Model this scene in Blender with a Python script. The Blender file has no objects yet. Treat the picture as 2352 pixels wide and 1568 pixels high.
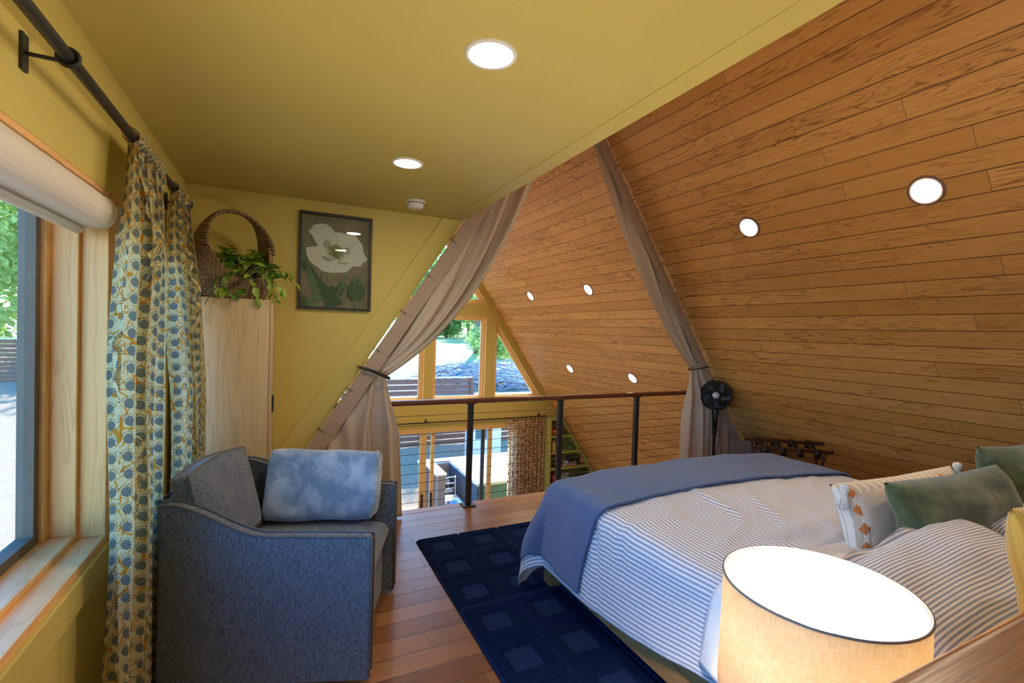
import bpy, bmesh, math, random
from math import sin, cos, pi, radians, sqrt, atan2, hypot, floor
from mathutils import Vector, Matrix, noise as mn
from mathutils.geometry import tessellate_polygon
S = bpy.context.scene
COL = S.collection
random.seed(7)

# ------------------------------------------------------------------ camera
cam_d = bpy.data.cameras.new('camera'); cam = bpy.data.objects.new('camera', cam_d); COL.objects.link(cam)
S.camera = cam
cam_d.sensor_width = 36; cam_d.lens = 1091.0 / 2352 * 36
cam_d.clip_start = 0.02; cam_d.clip_end = 400
Rm = Matrix(((0.90099542, -0.01867118, -0.43342662), (-0.43270969, 0.03303127, -0.900928), (0.03113802, 0.9992799, 0.02168183)))
cam.matrix_world = Matrix.Translation((0, 0, 1.52)) @ Rm.to_4x4()
cam_d.dof.use_dof = True; cam_d.dof.focus_distance = 2.6; cam_d.dof.aperture_fstop = 6.3

# ------------------------------------------------------------------ world, sun, exposure
W = bpy.data.worlds.new('sky'); S.world = W; W.use_nodes = True
wn = W.node_tree.nodes; bg = wn['Background']
sky = wn.new('ShaderNodeTexSky'); sky.sky_type = 'HOSEK_WILKIE'; sky.turbidity = 2.6; sky.ground_albedo = 0.25
sky.sun_direction = Vector((0.35, 0.62, 0.75)).normalized()
hs = wn.new('ShaderNodeHueSaturation'); hs.inputs['Saturation'].default_value = 1.3
W.node_tree.links.new(sky.outputs[0], hs.inputs['Color']); W.node_tree.links.new(hs.outputs[0], bg.inputs[0])
SKY_STRENGTH = 18.0
bg.inputs[1].default_value = SKY_STRENGTH
sun_d = bpy.data.lights.new('sun', 'SUN'); sun = bpy.data.objects.new('sun', sun_d); COL.objects.link(sun)
sun_d.energy = 6.5; sun_d.angle = radians(0.7); sun_d.color = (1, 0.93, 0.8)
sun.rotation_euler = Vector((0.30, 0.58, 0.80)).to_track_quat('Z', 'Y').to_euler()
LAMP = 90.0       # emission of the recessed lights
vs = S.view_settings
vs.view_transform = 'Standard'; vs.look = 'None'; vs.gamma = 1; vs.use_curve_mapping = False; vs.exposure = 1.1
S.cycles.use_denoising = True
S.cycles.max_bounces = 8; S.cycles.diffuse_bounces = 5; S.cycles.transparent_max_bounces = 16
S.cycles.sample_clamp_indirect = 6

# ------------------------------------------------------------------ node expression helper
class X:
    def __init__(s, nt, sock): s.nt = nt; s.k = sock
    def _m(s, op, *a):
        n = s.nt.nodes.new('ShaderNodeMath'); n.operation = op
        for i, v in enumerate((s,) + a):
            if isinstance(v, X): s.nt.links.new(v.k, n.inputs[i])
            else: n.inputs[i].default_value = v
        return X(s.nt, n.outputs[0])
    def __add__(s, o): return s._m('ADD', o)
    __radd__ = __add__
    def __sub__(s, o): return s._m('SUBTRACT', o)
    def __rsub__(s, o): return (s * -1.0) + o
    def __mul__(s, o): return s._m('MULTIPLY', o)
    __rmul__ = __mul__
    def __truediv__(s, o): return s._m('DIVIDE', o)
    def floor(s): return s._m('FLOOR')
    def fract(s): return s._m('FRACT')
    def abs(s): return s._m('ABSOLUTE')
    def sin(s): return s._m('SINE')
    def sqrt(s): return s._m('SQRT')
    def lt(s, o): return s._m('LESS_THAN', o)
    def gt(s, o): return s._m('GREATER_THAN', o)
    def min(s, o): return s._m('MINIMUM', o)
    def max(s, o): return s._m('MAXIMUM', o)
    def pow(s, o): return s._m('POWER', o)
    def mod(s, o): return s._m('FLOORED_MODULO', o)
    def atan2(s, o): return s._m('ARCTAN2', o)
    def step(s, a, b):                     # smooth 0..1 between a and b
        n = s.nt.nodes.new('ShaderNodeMapRange'); n.interpolation_type = 'SMOOTHSTEP'
        s.nt.links.new(s.k, n.inputs[0]); n.inputs[1].default_value = a; n.inputs[2].default_value = b
        return X(s.nt, n.outputs[0])

class MT:
    def __init__(s, name):
        s.m = bpy.data.materials.new(name); s.m.use_nodes = True; s.nt = s.m.node_tree
        s.b = s.nt.nodes['Principled BSDF']; s.o = s.nt.nodes['Material Output']
    def n(s, t): return s.nt.nodes.new(t)
    def coord(s, which='Object'):
        n = s.n('ShaderNodeTexCoord'); q = s.n('ShaderNodeSeparateXYZ'); s.nt.links.new(n.outputs[which], q.inputs[0])
        return [X(s.nt, q.outputs[i]) for i in range(3)]
    def vec(s, *c):
        n = s.n('ShaderNodeCombineXYZ')
        for i, v in enumerate(c):
            if isinstance(v, X): s.nt.links.new(v.k, n.inputs[i])
            else: n.inputs[i].default_value = v
        return n.outputs[0]
    def noise(s, v, scale=1, detail=2, rough=.5, dist=0):
        n = s.n('ShaderNodeTexNoise'); s.nt.links.new(v, n.inputs['Vector'])
        n.inputs['Scale'].default_value = scale; n.inputs['Detail'].default_value = detail
        n.inputs['Roughness'].default_value = rough; n.inputs['Distortion'].default_value = dist
        return X(s.nt, n.outputs[0])
    def white(s, v):
        n = s.n('ShaderNodeTexWhiteNoise'); s.nt.links.new(v, n.inputs['Vector']); return X(s.nt, n.outputs[0])
    def voro(s, v, scale=1, rnd=1):
        n = s.n('ShaderNodeTexVoronoi'); s.nt.links.new(v, n.inputs['Vector']); n.inputs['Scale'].default_value = scale
        n.inputs['Randomness'].default_value = rnd
        return X(s.nt, n.outputs['Distance'])
    def mix(s, f, a, b, bl='MIX'):
        n = s.n('ShaderNodeMix'); n.data_type = 'RGBA'; n.blend_type = bl
        ii = [i for i in n.inputs if i.type == 'RGBA']
        for sk, v in ((n.inputs[0], f), (ii[0], a), (ii[1], b)):
            if isinstance(v, X): s.nt.links.new(v.k, sk)
            elif isinstance(v, bpy.types.NodeSocket): s.nt.links.new(v, sk)
            elif isinstance(v, (int, float)): sk.default_value = v
            else: sk.default_value = tuple(v) + (1,)
        return [o for o in n.outputs if o.type == 'RGBA'][0]
    def set(s, **k):
        names = dict(color='Base Color', rough='Roughness', metal='Metallic', spec='Specular IOR Level', sheen='Sheen Weight',
                     trans='Transmission Weight', coat='Coat Weight', emis='Emission Strength', ecol='Emission Color', sub='Subsurface Weight', alpha='Alpha')
        for a, v in k.items():
            sk = s.b.inputs[names[a]]
            if isinstance(v, X): s.nt.links.new(v.k, sk)
            elif isinstance(v, bpy.types.NodeSocket): s.nt.links.new(v, sk)
            elif isinstance(v, (int, float)): sk.default_value = v
            else: sk.default_value = tuple(v) + (1,)
        return s
    def bump(s, h, strength=.4, dist=.003):
        n = s.n('ShaderNodeBump'); n.inputs['Strength'].default_value = strength; n.inputs['Distance'].default_value = dist
        s.nt.links.new(h.k, n.inputs['Height']); s.nt.links.new(n.outputs[0], s.b.inputs['Normal']); return s
    def translucent(s, fac, color):
        t = s.n('ShaderNodeBsdfTranslucent'); mx = s.n('ShaderNodeMixShader'); mx.inputs[0].default_value = fac
        if isinstance(color, bpy.types.NodeSocket): s.nt.links.new(color, t.inputs[0])
        else: t.inputs[0].default_value = tuple(color) + (1,)
        s.nt.links.new(s.b.outputs[0], mx.inputs[1]); s.nt.links.new(t.outputs[0], mx.inputs[2])
        s.nt.links.new(mx.outputs[0], s.o.inputs[0]); return s

def sr(r, g, b):                           # 0..255 display colour to linear
    f = lambda c: ((c / 255 + .055) / 1.055) ** 2.4 if c > 10 else c / 255 / 12.92
    return (f(r), f(g), f(b))
def plain(name, c, rough=.6, noisy=.06, scale=30, bump=0, **k):
    m = MT(name); x, y, z = m.coord(); v = m.vec(x, y, z); n = m.noise(v, scale, 3)
    lo = tuple(max(0, q * (1 - noisy * 2)) for q in c); hi = tuple(min(1, q * (1 + noisy * 2)) for q in c)
    m.set(color=m.mix(n, lo, hi), rough=rough, **k)
    if bump: m.bump(n, bump, .002)
    return m.m
def glow(name, c, s):
    m = MT(name); m.set(color=c, ecol=c, emis=s, rough=.5); return m.m

def planks(m, u, v, h, L, gap):
    row = (v / h).floor(); rr = m.white(m.vec(row, 3.7, 1.1))
    uu = u / L + rr * 5.0 + row * .31; colm = uu.floor()
    idn = m.white(m.vec(row, colm, 9.2))
    fv = (v / h).fract(); fu = uu.fract()
    dv = (fv.min(1.0 - fv)) * h; du = (fu.min(1.0 - fu)) * L
    gv = 1.0 - dv.step(gap * .4, gap); gu = 1.0 - du.step(gap * .15, gap * .55)
    return idn, gv, gu
def wood_planks(name, cols, h, L, gap, rough, grain=1.0, along='x', gapcol=(.1, .04, .012), spec=.5, coat=0, bumpk=.35, gv_w=1.0, wear=.35, knots=False):
    m = MT(name); x, y, z = m.coord()
    u, v = (x, y) if along == 'x' else (y, x)
    idn, gv, gu = planks(m, u, v, h, L, gap)
    vec = m.vec(u * 1.6 + idn * 31.0, v * 16.0, idn * 57.0)
    g1 = m.noise(vec, 1, 2, .5, .25)
    ring = ((g1 * 9.0).fract() - .5).abs() * 2.0
    fine = m.noise(m.vec(u * 5.0, v * 170.0, idn * 9.0), 1, 2)
    blot = m.noise(m.vec(u * 3.5 + idn * 11.0, v * 9.0, idn * 5.0), 1, 4, .65)
    base = m.mix(idn, cols[0], cols[1])
    c = m.mix(ring.step(.62, 1.0) * (.55 * grain) * (m.noise(m.vec(u * 1.2, v * 4.0, idn), 1, 1).step(.35, .65)), base, cols[2])
    c = m.mix(fine.step(.5, .85) * .35 * grain, c, cols[2])
    c = m.mix(blot.step(.56, .8) * wear, c, cols[2])
    if knots:
        kd = m.voro(m.vec(u * 1.3 + idn * 17.0, v * 5.0, idn * 3.0), 1, 1); kr = ((kd * 34.0).fract() - .5).abs() * 2.0
        c = m.mix((1.0 - kd.step(.02, .10)) * (kr * .5 + .5) * .8, c, tuple(q * .45 for q in cols[2]))
        st_ = m.noise(m.vec(u * 9.0 + idn * 7.0, v * 60.0, idn), 1, 3, .7); c = m.mix(st_.step(.60, .74) * .45, c, cols[2])
    c = m.mix(gv * .85 * gv_w, c, gapcol); c = m.mix(gu * .7, c, gapcol)
    m.set(color=c, rough=fine * .12 + rough, spec=spec, coat=coat)
    m.bump((1.0 - gv.max(gu)) + ring * .05 + fine * .05, bumpk, .004)
    return m.m
def wood(name, a, b, axis=2, rough=.5, s=1.0, gs=.6, coat=0):
    m = MT(name); c = m.coord(); k = [22 * s] * 3; k[axis] = 1.6 * s
    g = m.noise(m.vec(c[0] * k[0], c[1] * k[1], c[2] * k[2]), 1, 3, .55, .6)
    ring = ((g * 6.0).fract() - .5).abs() * 2.0
    k2 = [160 * s] * 3; k2[axis] = 5 * s
    f = m.noise(m.vec(c[0] * k2[0], c[1] * k2[1], c[2] * k2[2]), 1, 2)
    m.set(color=m.mix(ring.step(.5, 1.0) * gs + f.step(.5, .9) * .3, a, b), rough=rough, coat=coat); m.bump(f, .12, .002)
    return m.m
def weave(name, a, b, s=900, rough=.9, sheen=.2, slub=.5):
    m = MT(name); x, y, z = m.coord()
    n1 = m.noise(m.vec(x * s * .12, y * s * .12, z * s), 1, 2); n2 = m.noise(m.vec(x * s, y * s, z * s * .12), 1, 2)
    big = m.noise(m.vec(x, y, z), 14, 3)
    t = (n1 * .5 + n2 * .5).step(.38, .62)
    m.set(color=m.mix(t * .8 + big * .2, a, b), rough=rough, sheen=sheen, spec=.2); m.bump(t, slub, .0012)
    return m.m

# ------------------------------------------------------------------ materials
M = {}
YEL = (.60, .49, .14)
M['paint'] = plain('yellow_paint', YEL, .55, .015, 6, spec=.35)
M['slope'] = wood_planks('pine_ceiling', [(.60, .30, .078), (.72, .39, .118), (.24, .085, .018)], .127, 1.95, .0048, .42, spec=.4, grain=1.5, wear=.5, knots=True)
M['floor'] = wood_planks('oak_floor', [(.17, .068, .026), (.31, .145, .06), (.09, .034, .012)], .127, .95, .0036, .24, grain=.7, gapcol=(.02, .008, .004), spec=.5, bumpk=.25)
M['nosing'] = wood('nosing_wood', (.36, .17, .07), (.17, .065, .02), 0, .35)
M['pine'] = wood('clear_pine', (.84, .47, .17), (.60, .28, .07), 2, .45, .8, .5)
M['piney'] = wood('clear_pine_long', (.84, .50, .22), (.62, .30, .09), 1, .4, .8, .4)
M['door_pine'] = wood('door_pine', (.86, .60, .26), (.74, .46, .15), 2, .4, 1, .4)
M['rail'] = wood('walnut_rail', (.16, .05, .02), (.07, .02, .008), 0, .3)
M['black'] = plain('black_metal', (.018, .018, .02), .42, .1)
M['blackp'] = plain('black_plastic', (.012, .012, .013), .35, .1)
M['steel'] = plain('steel_cable', (.12, .10, .09), .35, .1, metal=.8)
M['cab'] = wood('pale_oak_board', (.66, .50, .30), (.47, .33, .18), 2, .5, .55, .5)
M['cab_front'] = wood('pale_oak_door', (.60, .42, .24), (.45, .29, .15), 2, .5, .6, .5)
M['white'] = plain('white_plastic', (.78, .76, .72), .4, .02)
M['shade_fab'] = plain('roller_fabric', (.70, .66, .62), .7, .02, 60)
M['shade_rail'] = plain('roller_rail', (.72, .74, .76), .35, .02)
M['alu'] = plain('window_sash', (.17, .14, .11), .7, .05, spec=.1)
M['ring_dark'] = plain('lamp_ring_brown', (.20, .13, .12), .4, .05)
M['lamp'] = glow('lamp_glow', (1.0, .84, .63), LAMP)
M['sofa'] = weave('sofa_weave', (.045, .062, .095), (.19, .235, .31), 430, .95, .25)
M['piping'] = weave('sofa_piping', (.07, .072, .085), (.16, .16, .175), 700)
m = MT('plush_throw'); x, y, z = m.coord(); v = m.vec(x, y, z)
n = m.noise(v, 7, 4, .6, .3); f = m.noise(v, 420, 2)
m.set(color=m.mix(n.step(.35, .68), (.15, .25, .40), (.42, .53, .67)), rough=.8, sheen=.8, spec=.2); m.bump(n * .6 + f * .35, .5, .006); M['throw'] = m.m
M['shade_ext'] = None
M['curt'] = weave('taupe_curtain', (.50, .40, .31), (.60, .50, .40), 500, .8, .3, .2)
M['curt_tape'] = weave('taupe_header', (.38, .28, .21), (.46, .35, .27), 500, .85, .2, .2)
M['strap'] = plain('black_leather', (.015, .014, .014), .45)
M['bedwood'] = wood('bed_wood', (.46, .235, .085), (.27, .12, .036), 1, .35)
M['ledge'] = wood('headboard_wood', (.27, .105, .026), (.15, .052, .012), 0, .33, .8, .5)
M['mattress'] = plain('mattress_white', (.75, .75, .76), .8)
M['sheet'] = plain('white_cotton', (.80, .80, .84), .85, .03, 90, .15)
m = MT('green_velvet'); x, y, z = m.coord(); v = m.vec(x, y, z); n = m.noise(v, 11, 4, .6, .8)
m.set(color=m.mix(n.step(.4, .7), (.055, .085, .035), (.12, .155, .075)), rough=.6, sheen=.35, spec=.25); m.bump(n, .5, .01); M['velvet'] = m.m
m = MT('mustard_corduroy'); x, y, z = m.coord('UV'); n = (x * 420.0).sin()
m.set(color=m.mix(n * .5 + .5, (.58, .33, .04), (.72, .45, .08)), rough=.85, sheen=.4); M['mustard'] = m.m
m = MT('cream_tufted'); x, y, z = m.coord('UV'); l = ((x * 130.0).sin()).step(-.2, .6)
cx = (x * 9.0).fract() - .5; cy = (y * 14.0).fract() - .5; tri = (cx.abs() * 1.0 + cy.abs() * .7)
mot = tri.lt(.24) * ((x * 9.0).floor().mod(3.0).lt(.5)); m.set(color=m.mix(mot, m.mix(l, (.62, .54, .46), (.80, .76, .70)), (.62, .22, .07)), rough=.9); m.bump(l + mot, .6, .004); M['cream'] = m.m
M['cream_plain'] = plain('cream_cotton', (.66, .56, .46), .9, .04, 60, .15)
M['tassel'] = plain('tassel_yarn', (.74, .72, .68), .95, .05, 300, .3)
# striped cotton; u runs across the stripes, in metres
def stripes(name, pitch=.021):
    m = MT(name); u, v, w = m.coord('UV')
    wob = m.noise(m.vec(u * 3.0, v * 3.0, 0.0), 1, 2) * .004
    s = ((u + wob) / pitch).fract(); t = (s - .5).abs().step(.23, .28)
    t2 = ((u + wob) / pitch * 3.0).fract()
    n = m.noise(m.vec(u, v, 0.0), 500, 2)
    c = m.mix(t, (.82, .82, .84), (.27, .33, .50)); c = m.mix(n * .18, c, (.6, .6, .66))
    m.set(color=c, rough=.85, sheen=.15, spec=.25); cr = m.noise(m.vec(u * 5.0, v * 5.0, 0.0), 1, 4, .6, 1.5); m.bump(cr, .5, .02); return m.m
M['stripe'] = stripes('striped_cotton'); M['stripe_pillow'] = stripes('striped_pillowcase', .0145)
m = MT('navy_waffle'); u, v, w = m.coord('UV'); wx = ((u * 520.0).sin().abs()); wy = ((v * 330.0).sin().abs())
big = m.noise(m.vec(u * 2.0, v * 30.0, 0.0), 1, 3)
m.set(color=m.mix(wx * .35 + wy * .35 + big * .3, (.018, .052, .17), (.05, .12, .32)), rough=.85, sheen=.4, spec=.2); m.bump(wx * .5 + wy * .5 + big, .7, .004); M['waffle'] = m.m
# rug: cut pile navy, squares in lower loop
m = MT('navy_rug'); x, y, z = m.coord(); v = m.vec(x, y, z)
f = m.noise(v, 700, 2, .7); n = m.noise(v, 40, 3); spk = m.noise(v, 1400, 1).step(.66, .72)
c = m.mix(f * .7 + n * .3, (.003, .009, .040), (.012, .028, .10)); m.set(color=c, rough=1.0, spec=.02); m.bump(f + n * .5, .9, .006); M['rug'] = m.m
m = MT('navy_rug_loop'); x, y, z = m.coord(); v = m.vec(x, y, z)
f = m.noise(v, 900, 2, .7); spk = m.noise(v, 1500, 1).step(.62, .7)
m.set(color=m.mix(spk, m.mix(f, (.006, .016, .062), (.017, .038, .125)), (.07, .11, .25)), rough=1.0, spec=.02); m.bump(f, .7, .004); M['rug2'] = m.m
# floral curtain cloth; uv in metres
def floral(name, k=1.0, tr=.52):
    m = MT(name); u, v, w = m.coord('UV'); u = u * k; v = v * k
    px, py = u / .066, v / .058; colm = px.floor(); py = py + colm.mod(2.0) * .5; row = py.floor()
    r1 = m.white(m.vec(colm, row, 1.0)); 
    lx = px.fract() - .5 + (r1 - .5) * .14; ly = py.fract() - .46
    a, b = cos(.5), sin(.5)
    ex = lx * a + ly * b; ey = ly * a - lx * b
    d = ((ex / .34).pow(2.0) + (ey / .29).pow(2.0)).sqrt()
    leaf = 1.0 - d.step(.95, 1.0)
    th = (ey + .0).atan2(ex + .36); lines = ((th * 4.2).fract() - .5).abs().gt(.30)
    ring = (d - 1.32).abs().lt(.12) * ((th * 4.6).fract().lt(.42)) * (ey.lt(.1))
    ns = m.noise(m.vec(u * 15.0, v * 15.0, 2.0), 1, 1, .5, .6); vine = (ns - .5).abs().lt(.018)
    ns2 = m.noise(m.vec(u * 24.0, v * 18.0, 7.0), 1, 1, .5, .4); vine2 = (ns2 - .47).abs().lt(.017)
    c = m.mix(vine.max(vine2), (.70, .68, .42), (.60, .28, .03))
    c = m.mix(ring, c, (.07, .10, .11))
    c = m.mix(leaf, c, m.mix(lines, (.045, .085, .11), (.42, .46, .38)))
    m.set(color=c, rough=.85, spec=.2); m.translucent(tr, c)
    return m.m
M['floral'] = floral('leaf_print_cotton')
m = MT('brown_print_curtain'); u, v, w = m.coord('UV'); d = m.voro(m.vec(u, v, 0.0), 19, .5); n = m.noise(m.vec(u, v, 0.0), 30, 2)
c = m.mix(d.lt(.36).max(n.gt(.60)), (.85, .68, .45), (.22, .07, .02)); m.set(color=c, rough=.85); m.translucent(.65, c); M['brownprint'] = m.m
# basket weave
m = MT('water_hyacinth'); u, v, w = m.coord('UV')
row = (v / .017).floor(); s = (u / .045 + row * .5).fract(); sh = (s - .5).abs() * 2.0; rv = ((v / .017).fract() - .5).abs() * 2.0
hgt = (1.0 - rv.pow(2.0)) * (1.0 - sh.pow(4.0)); idn = m.white(m.vec(row, (u / .045 + row * .5).floor(), 2.0))
c = m.mix(idn, (.34, .21, .11), (.50, .34, .20)); c = m.mix(hgt.step(.05, .35), (.12, .06, .025), c)
m.set(color=c, rough=.8); m.bump(hgt, 1.0, .012); M['hyacinth'] = m.m
m = MT('variegated_leaf'); x, y, z = m.coord(); v = m.vec(x, y, z); n = m.noise(v, 60, 2); rn = m.noise(v, 14, 1)
c = m.mix(rn.step(.35, .7), (.06, .20, .025), (.36, .50, .05)); c = m.mix(n.step(.55, .65) * .35, c, (.35, .42, .06)); m.set(color=c, rough=.4, spec=.5); m.translucent(.2, c); M['pothos'] = m.m
M['stem'] = plain('vine_stem', (.35, .38, .12), .6)
# linen lampshade
m = MT('linen_shade'); u, v, w = m.coord('UV')
n1 = m.noise(m.vec(u * 30.0, v * 420.0, 0.0), 1, 3); n2 = m.noise(m.vec(u * 420.0, v * 30.0, 3.0), 1, 3); big = m.noise(m.vec(u * 14.0, v * 14.0, 0.0), 1, 3)
t = (n1 * .5 + n2 * .5).step(.3, .7); c = m.mix(t * .6 + big * .4, (.66, .52, .34), (.97, .90, .76)); m.set(color=c, rough=.9, spec=.1); m.translucent(.7, c); m.bump(t, .3, .001); M['linen'] = m.m
m = MT('shade_lining'); m.set(color=(.85, .80, .72), rough=.8); m.translucent(.55, (.9, .82, .7)); M['shade_in'] = m.m
M['shade_rim'] = plain('shade_rim_grey', (.16, .15, .15), .7)
M['bulb'] = glow('bulb_glow', (1.0, .86, .66), 600)
m = MT('pane_glass'); gl = m.n('ShaderNodeBsdfGlossy'); gl.inputs['Roughness'].default_value = .02; tr = m.n('ShaderNodeBsdfTransparent'); tr.inputs[0].default_value = (.93, .97, 1, 1)
lw = m.n('ShaderNodeLayerWeight'); lw.inputs[0].default_value = .5; mx = m.n('ShaderNodeMixShader')
fr = X(m.nt, lw.outputs['Facing']).pow(5.0) * .8 + .02
m.nt.links.new(fr.k, mx.inputs[0]); m.nt.links.new(tr.outputs[0], mx.inputs[1]); m.nt.links.new(gl.outputs[0], mx.inputs[2]); m.nt.links.new(mx.outputs[0], m.o.inputs[0]); M['glass'] = m.m
M['rack'] = wood('rack_wood', (.07, .028, .014), (.035, .012, .006), 0, .4)
M['pouf'] = weave('grey_plush', (.07, .06, .07), (.14, .12, .135), 300)
# outdoors
m = MT('mulch_ground'); x, y, z = m.coord(); v = m.vec(x, y, z); n = m.noise(v, .5, 4); f = m.noise(v, 9, 4, .7)
c = m.mix(f, (.20, .14, .09), (.44, .34, .24)); c = m.mix(n.step(.56, .70) * .5, c, (.20, .22, .12)); c = m.mix(y.step(20.5, 23.0) * x.step(-1.0, 2.0), c, m.mix(f, (.36, .36, .12), (.58, .56, .26))); m.set(color=c, rough=1); M['ground'] = m.m
M['fence'] = wood('fence_cedar', (.20, .095, .065), (.13, .06, .045), 0, .8, .5)
M['bark'] = plain('tree_bark', (.16, .14, .12), .9, .2, 6)
M['deck'] = plain('pale_deck', (.75, .74, .72), .8, .04, 3)
M['slate'] = plain('dark_slate_panel', (.06, .085, .12), .7, .1, 3)
M['teal'] = plain('teal_panel', (.05, .12, .14), .4, .1, 3)
M['postwood'] = wood('grey_post', (.30, .22, .18), (.2, .15, .12), 2, .8, .5)
M['tarp'] = plain('blue_tarp', (.08, .22, .62), .35, .1, 10, .3)
M['branch'] = plain('dead_branch', (.30, .32, .36), .9, .2, 6)
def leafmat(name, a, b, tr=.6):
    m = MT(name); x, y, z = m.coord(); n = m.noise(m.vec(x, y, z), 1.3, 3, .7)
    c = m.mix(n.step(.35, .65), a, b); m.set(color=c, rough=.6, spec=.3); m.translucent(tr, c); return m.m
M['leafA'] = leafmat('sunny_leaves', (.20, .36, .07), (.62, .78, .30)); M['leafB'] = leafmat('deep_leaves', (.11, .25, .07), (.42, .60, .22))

# ------------------------------------------------------------------ mesh helpers
class MB:
    def __init__(s): s.v = []; s.f = []; s.mi = []; s.uv = []; s.sm = []
    def add(s, vs_, fs, mi=0, uvs=None, smooth=False):
        o = len(s.v); s.v += [tuple(p) for p in vs_]
        for i, f in enumerate(fs):
            s.f.append([o + k for k in f]); s.mi.append(mi); s.sm.append(smooth)
            s.uv.append([uvs[k] for k in f] if uvs else [(0, 0)] * len(f))
        return s
    def box(s, x0, x1, y0, y1, z0, z1, mi=0, mat=None):
        p = [(x, y, z) for x in (x0, x1) for y in (y0, y1) for z in (z0, z1)]
        if mat: p = [mat @ Vector(q) for q in p]
        return s.add(p, [(0, 1, 3, 2), (4, 6, 7, 5), (0, 4, 5, 1), (2, 3, 7, 6), (0, 2, 6, 4), (1, 5, 7, 3)], mi)
    def prism(s, poly, a, b, ax=1, mi=0, holes=()):          # polygon in the two other axes, extruded a..b along ax
        loops = [list(poly)] + [list(h) for h in holes]
        def P(q, t):
            return {0: (t, q[0], q[1]), 1: (q[0], t, q[1]), 2: (q[0], q[1], t)}[ax]
        flat = [q for l in loops for q in l]
        tr = tessellate_polygon([[Vector((q[0], q[1], 0)) for q in l] for l in loops]); n = len(flat)
        s.add([P(q, a) for q in flat] + [P(q, b) for q in flat], [tuple(t) for t in tr] + [tuple(n + k for k in reversed(t)) for t in tr], mi)
        for l in loops:
            k = len(l); s.add([P(q, a) for q in l] + [P(q, b) for q in l], [(i, (i + 1) % k, k + (i + 1) % k, k + i) for i in range(k)], mi)
        return s
    def tube(s, pts, r, seg=8, mi=0, cap=True, closed=False):
        pts = [Vector(p) for p in pts]; n = len(pts); rr = r if isinstance(r, (list, tuple)) else [r] * n
        vs_ = []; prev = None
        for i, p in enumerate(pts):
            if closed: t = pts[(i + 1) % n] - pts[i - 1]
            else: t = pts[min(i + 1, n - 1)] - pts[max(i - 1, 0)]
            t.normalize()
            if prev is None: a = t.orthogonal().normalized()
            else: a = (prev - t * prev.dot(t)).normalized()
            prev = a; b = t.cross(a)
            for k in range(seg):
                w = 2 * pi * k / seg; vs_.append(p + (a * cos(w) + b * sin(w)) * rr[i])
        fs = []
        for i in range(n if closed else n - 1):
            j = (i + 1) % n
            for k in range(seg):
                k2 = (k + 1) % seg; fs.append((i * seg + k, i * seg + k2, j * seg + k2, j * seg + k))
        if cap and not closed: fs += [tuple(reversed(range(seg))), tuple(range((n - 1) * seg, n * seg))]
        return s.add(vs_, fs, mi, smooth=True)
    def lathe(s, prof, seg=32, mi=0, mat=None, uvk=None):     # (r, z) profile around z
        n = len(prof); vs_ = []; uvs = []
        for i, (r, z) in enumerate(prof):
            for k in range(seg + 1):
                w = 2 * pi * k / seg; p = Vector((r * cos(w), r * sin(w), z)); vs_.append(mat @ p if mat else p)
                uvs.append((w * (uvk or 1), z))
        fs = [(i * (seg + 1) + k, i * (seg + 1) + k + 1, (i + 1) * (seg + 1) + k + 1, (i + 1) * (seg + 1) + k) for i in range(n - 1) for k in range(seg)]
        return s.add(vs_, fs, mi, uvs, True)
    def grid(s, fn, nu, nv, mi=0, uvf=None, smooth=True, close=False):
        vs_ = []; uvs = []
        for j in range(nv + 1):
            for i in range(nu + 1):
                a, b = i / nu, j / nv; vs_.append(fn(a, b)); uvs.append(uvf(a, b) if uvf else (a, b))
        fs = [(j * (nu + 1) + i, j * (nu + 1) + i + 1, (j + 1) * (nu + 1) + i + 1, (j + 1) * (nu + 1) + i) for j in range(nv) for i in range(nu)]
        return s.add(vs_, fs, mi, uvs, smooth)
    def xf(s, mat): s.v = [tuple(mat @ Vector(p)) for p in s.v]; return s
    def build(s, name, mats, parent=None, weld=False, bevel=0, subd=0, solid=0, loc=None, bseg=2, autosm=False):
        me = bpy.data.meshes.new(name); me.from_pydata(s.v, [], s.f)
        for m_ in (mats if isinstance(mats, (list, tuple)) else [mats]): me.materials.append(M[m_] if isinstance(m_, str) else m_)
        ul = me.uv_layers.new(name='UVMap'); i = 0
        for p, mi, uv, sm in zip(me.polygons, s.mi, s.uv, s.sm):
            p.material_index = mi; p.use_smooth = sm
            for q in uv: ul.data[i].uv = q; i += 1
        bm = bmesh.new(); bm.from_mesh(me)
        if weld: bmesh.ops.remove_doubles(bm, verts=bm.verts, dist=1e-5)
        bmesh.ops.recalc_face_normals(bm, faces=bm.faces); bm.to_mesh(me); bm.free()
        o = bpy.data.objects.new(name, me); COL.objects.link(o)
        if parent: o.parent = parent
        if loc: o.location = loc
        if solid:
            k = o.modifiers.new('thick', 'SOLIDIFY'); k.thickness = solid; k.offset = 0
        if bevel:
            k = o.modifiers.new('bevel', 'BEVEL'); k.width = bevel; k.segments = bseg; k.limit_method = 'ANGLE'; k.angle_limit = radians(35)
        if subd:
            k = o.modifiers.new('sub', 'SUBSURF'); k.levels = subd; k.render_levels = subd
        return o
def tag(o, label, cat, group=None, kind=None):
    if label: o['label'] = label
    if cat: o['category'] = cat
    if group: o['group'] = group
    if kind: o['kind'] = kind
    return o
def thing(name, label, cat, loc=(0, 0, 0), group=None):
    o = bpy.data.objects.new(name, None); o.empty_display_size = .05; COL.objects.link(o); o.location = loc
    return tag(o, label, cat, group)
def struct(o): o['kind'] = 'structure'; return o
def copy_tree(o, parent=None):
    c = o.copy(); COL.objects.link(c)
    if parent: c.parent = parent
    for ch in list(o.children): copy_tree(ch, c)
    return c
def sst(t): t = max(0., min(1., t)); return t * t * (3 - 2 * t)
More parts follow.
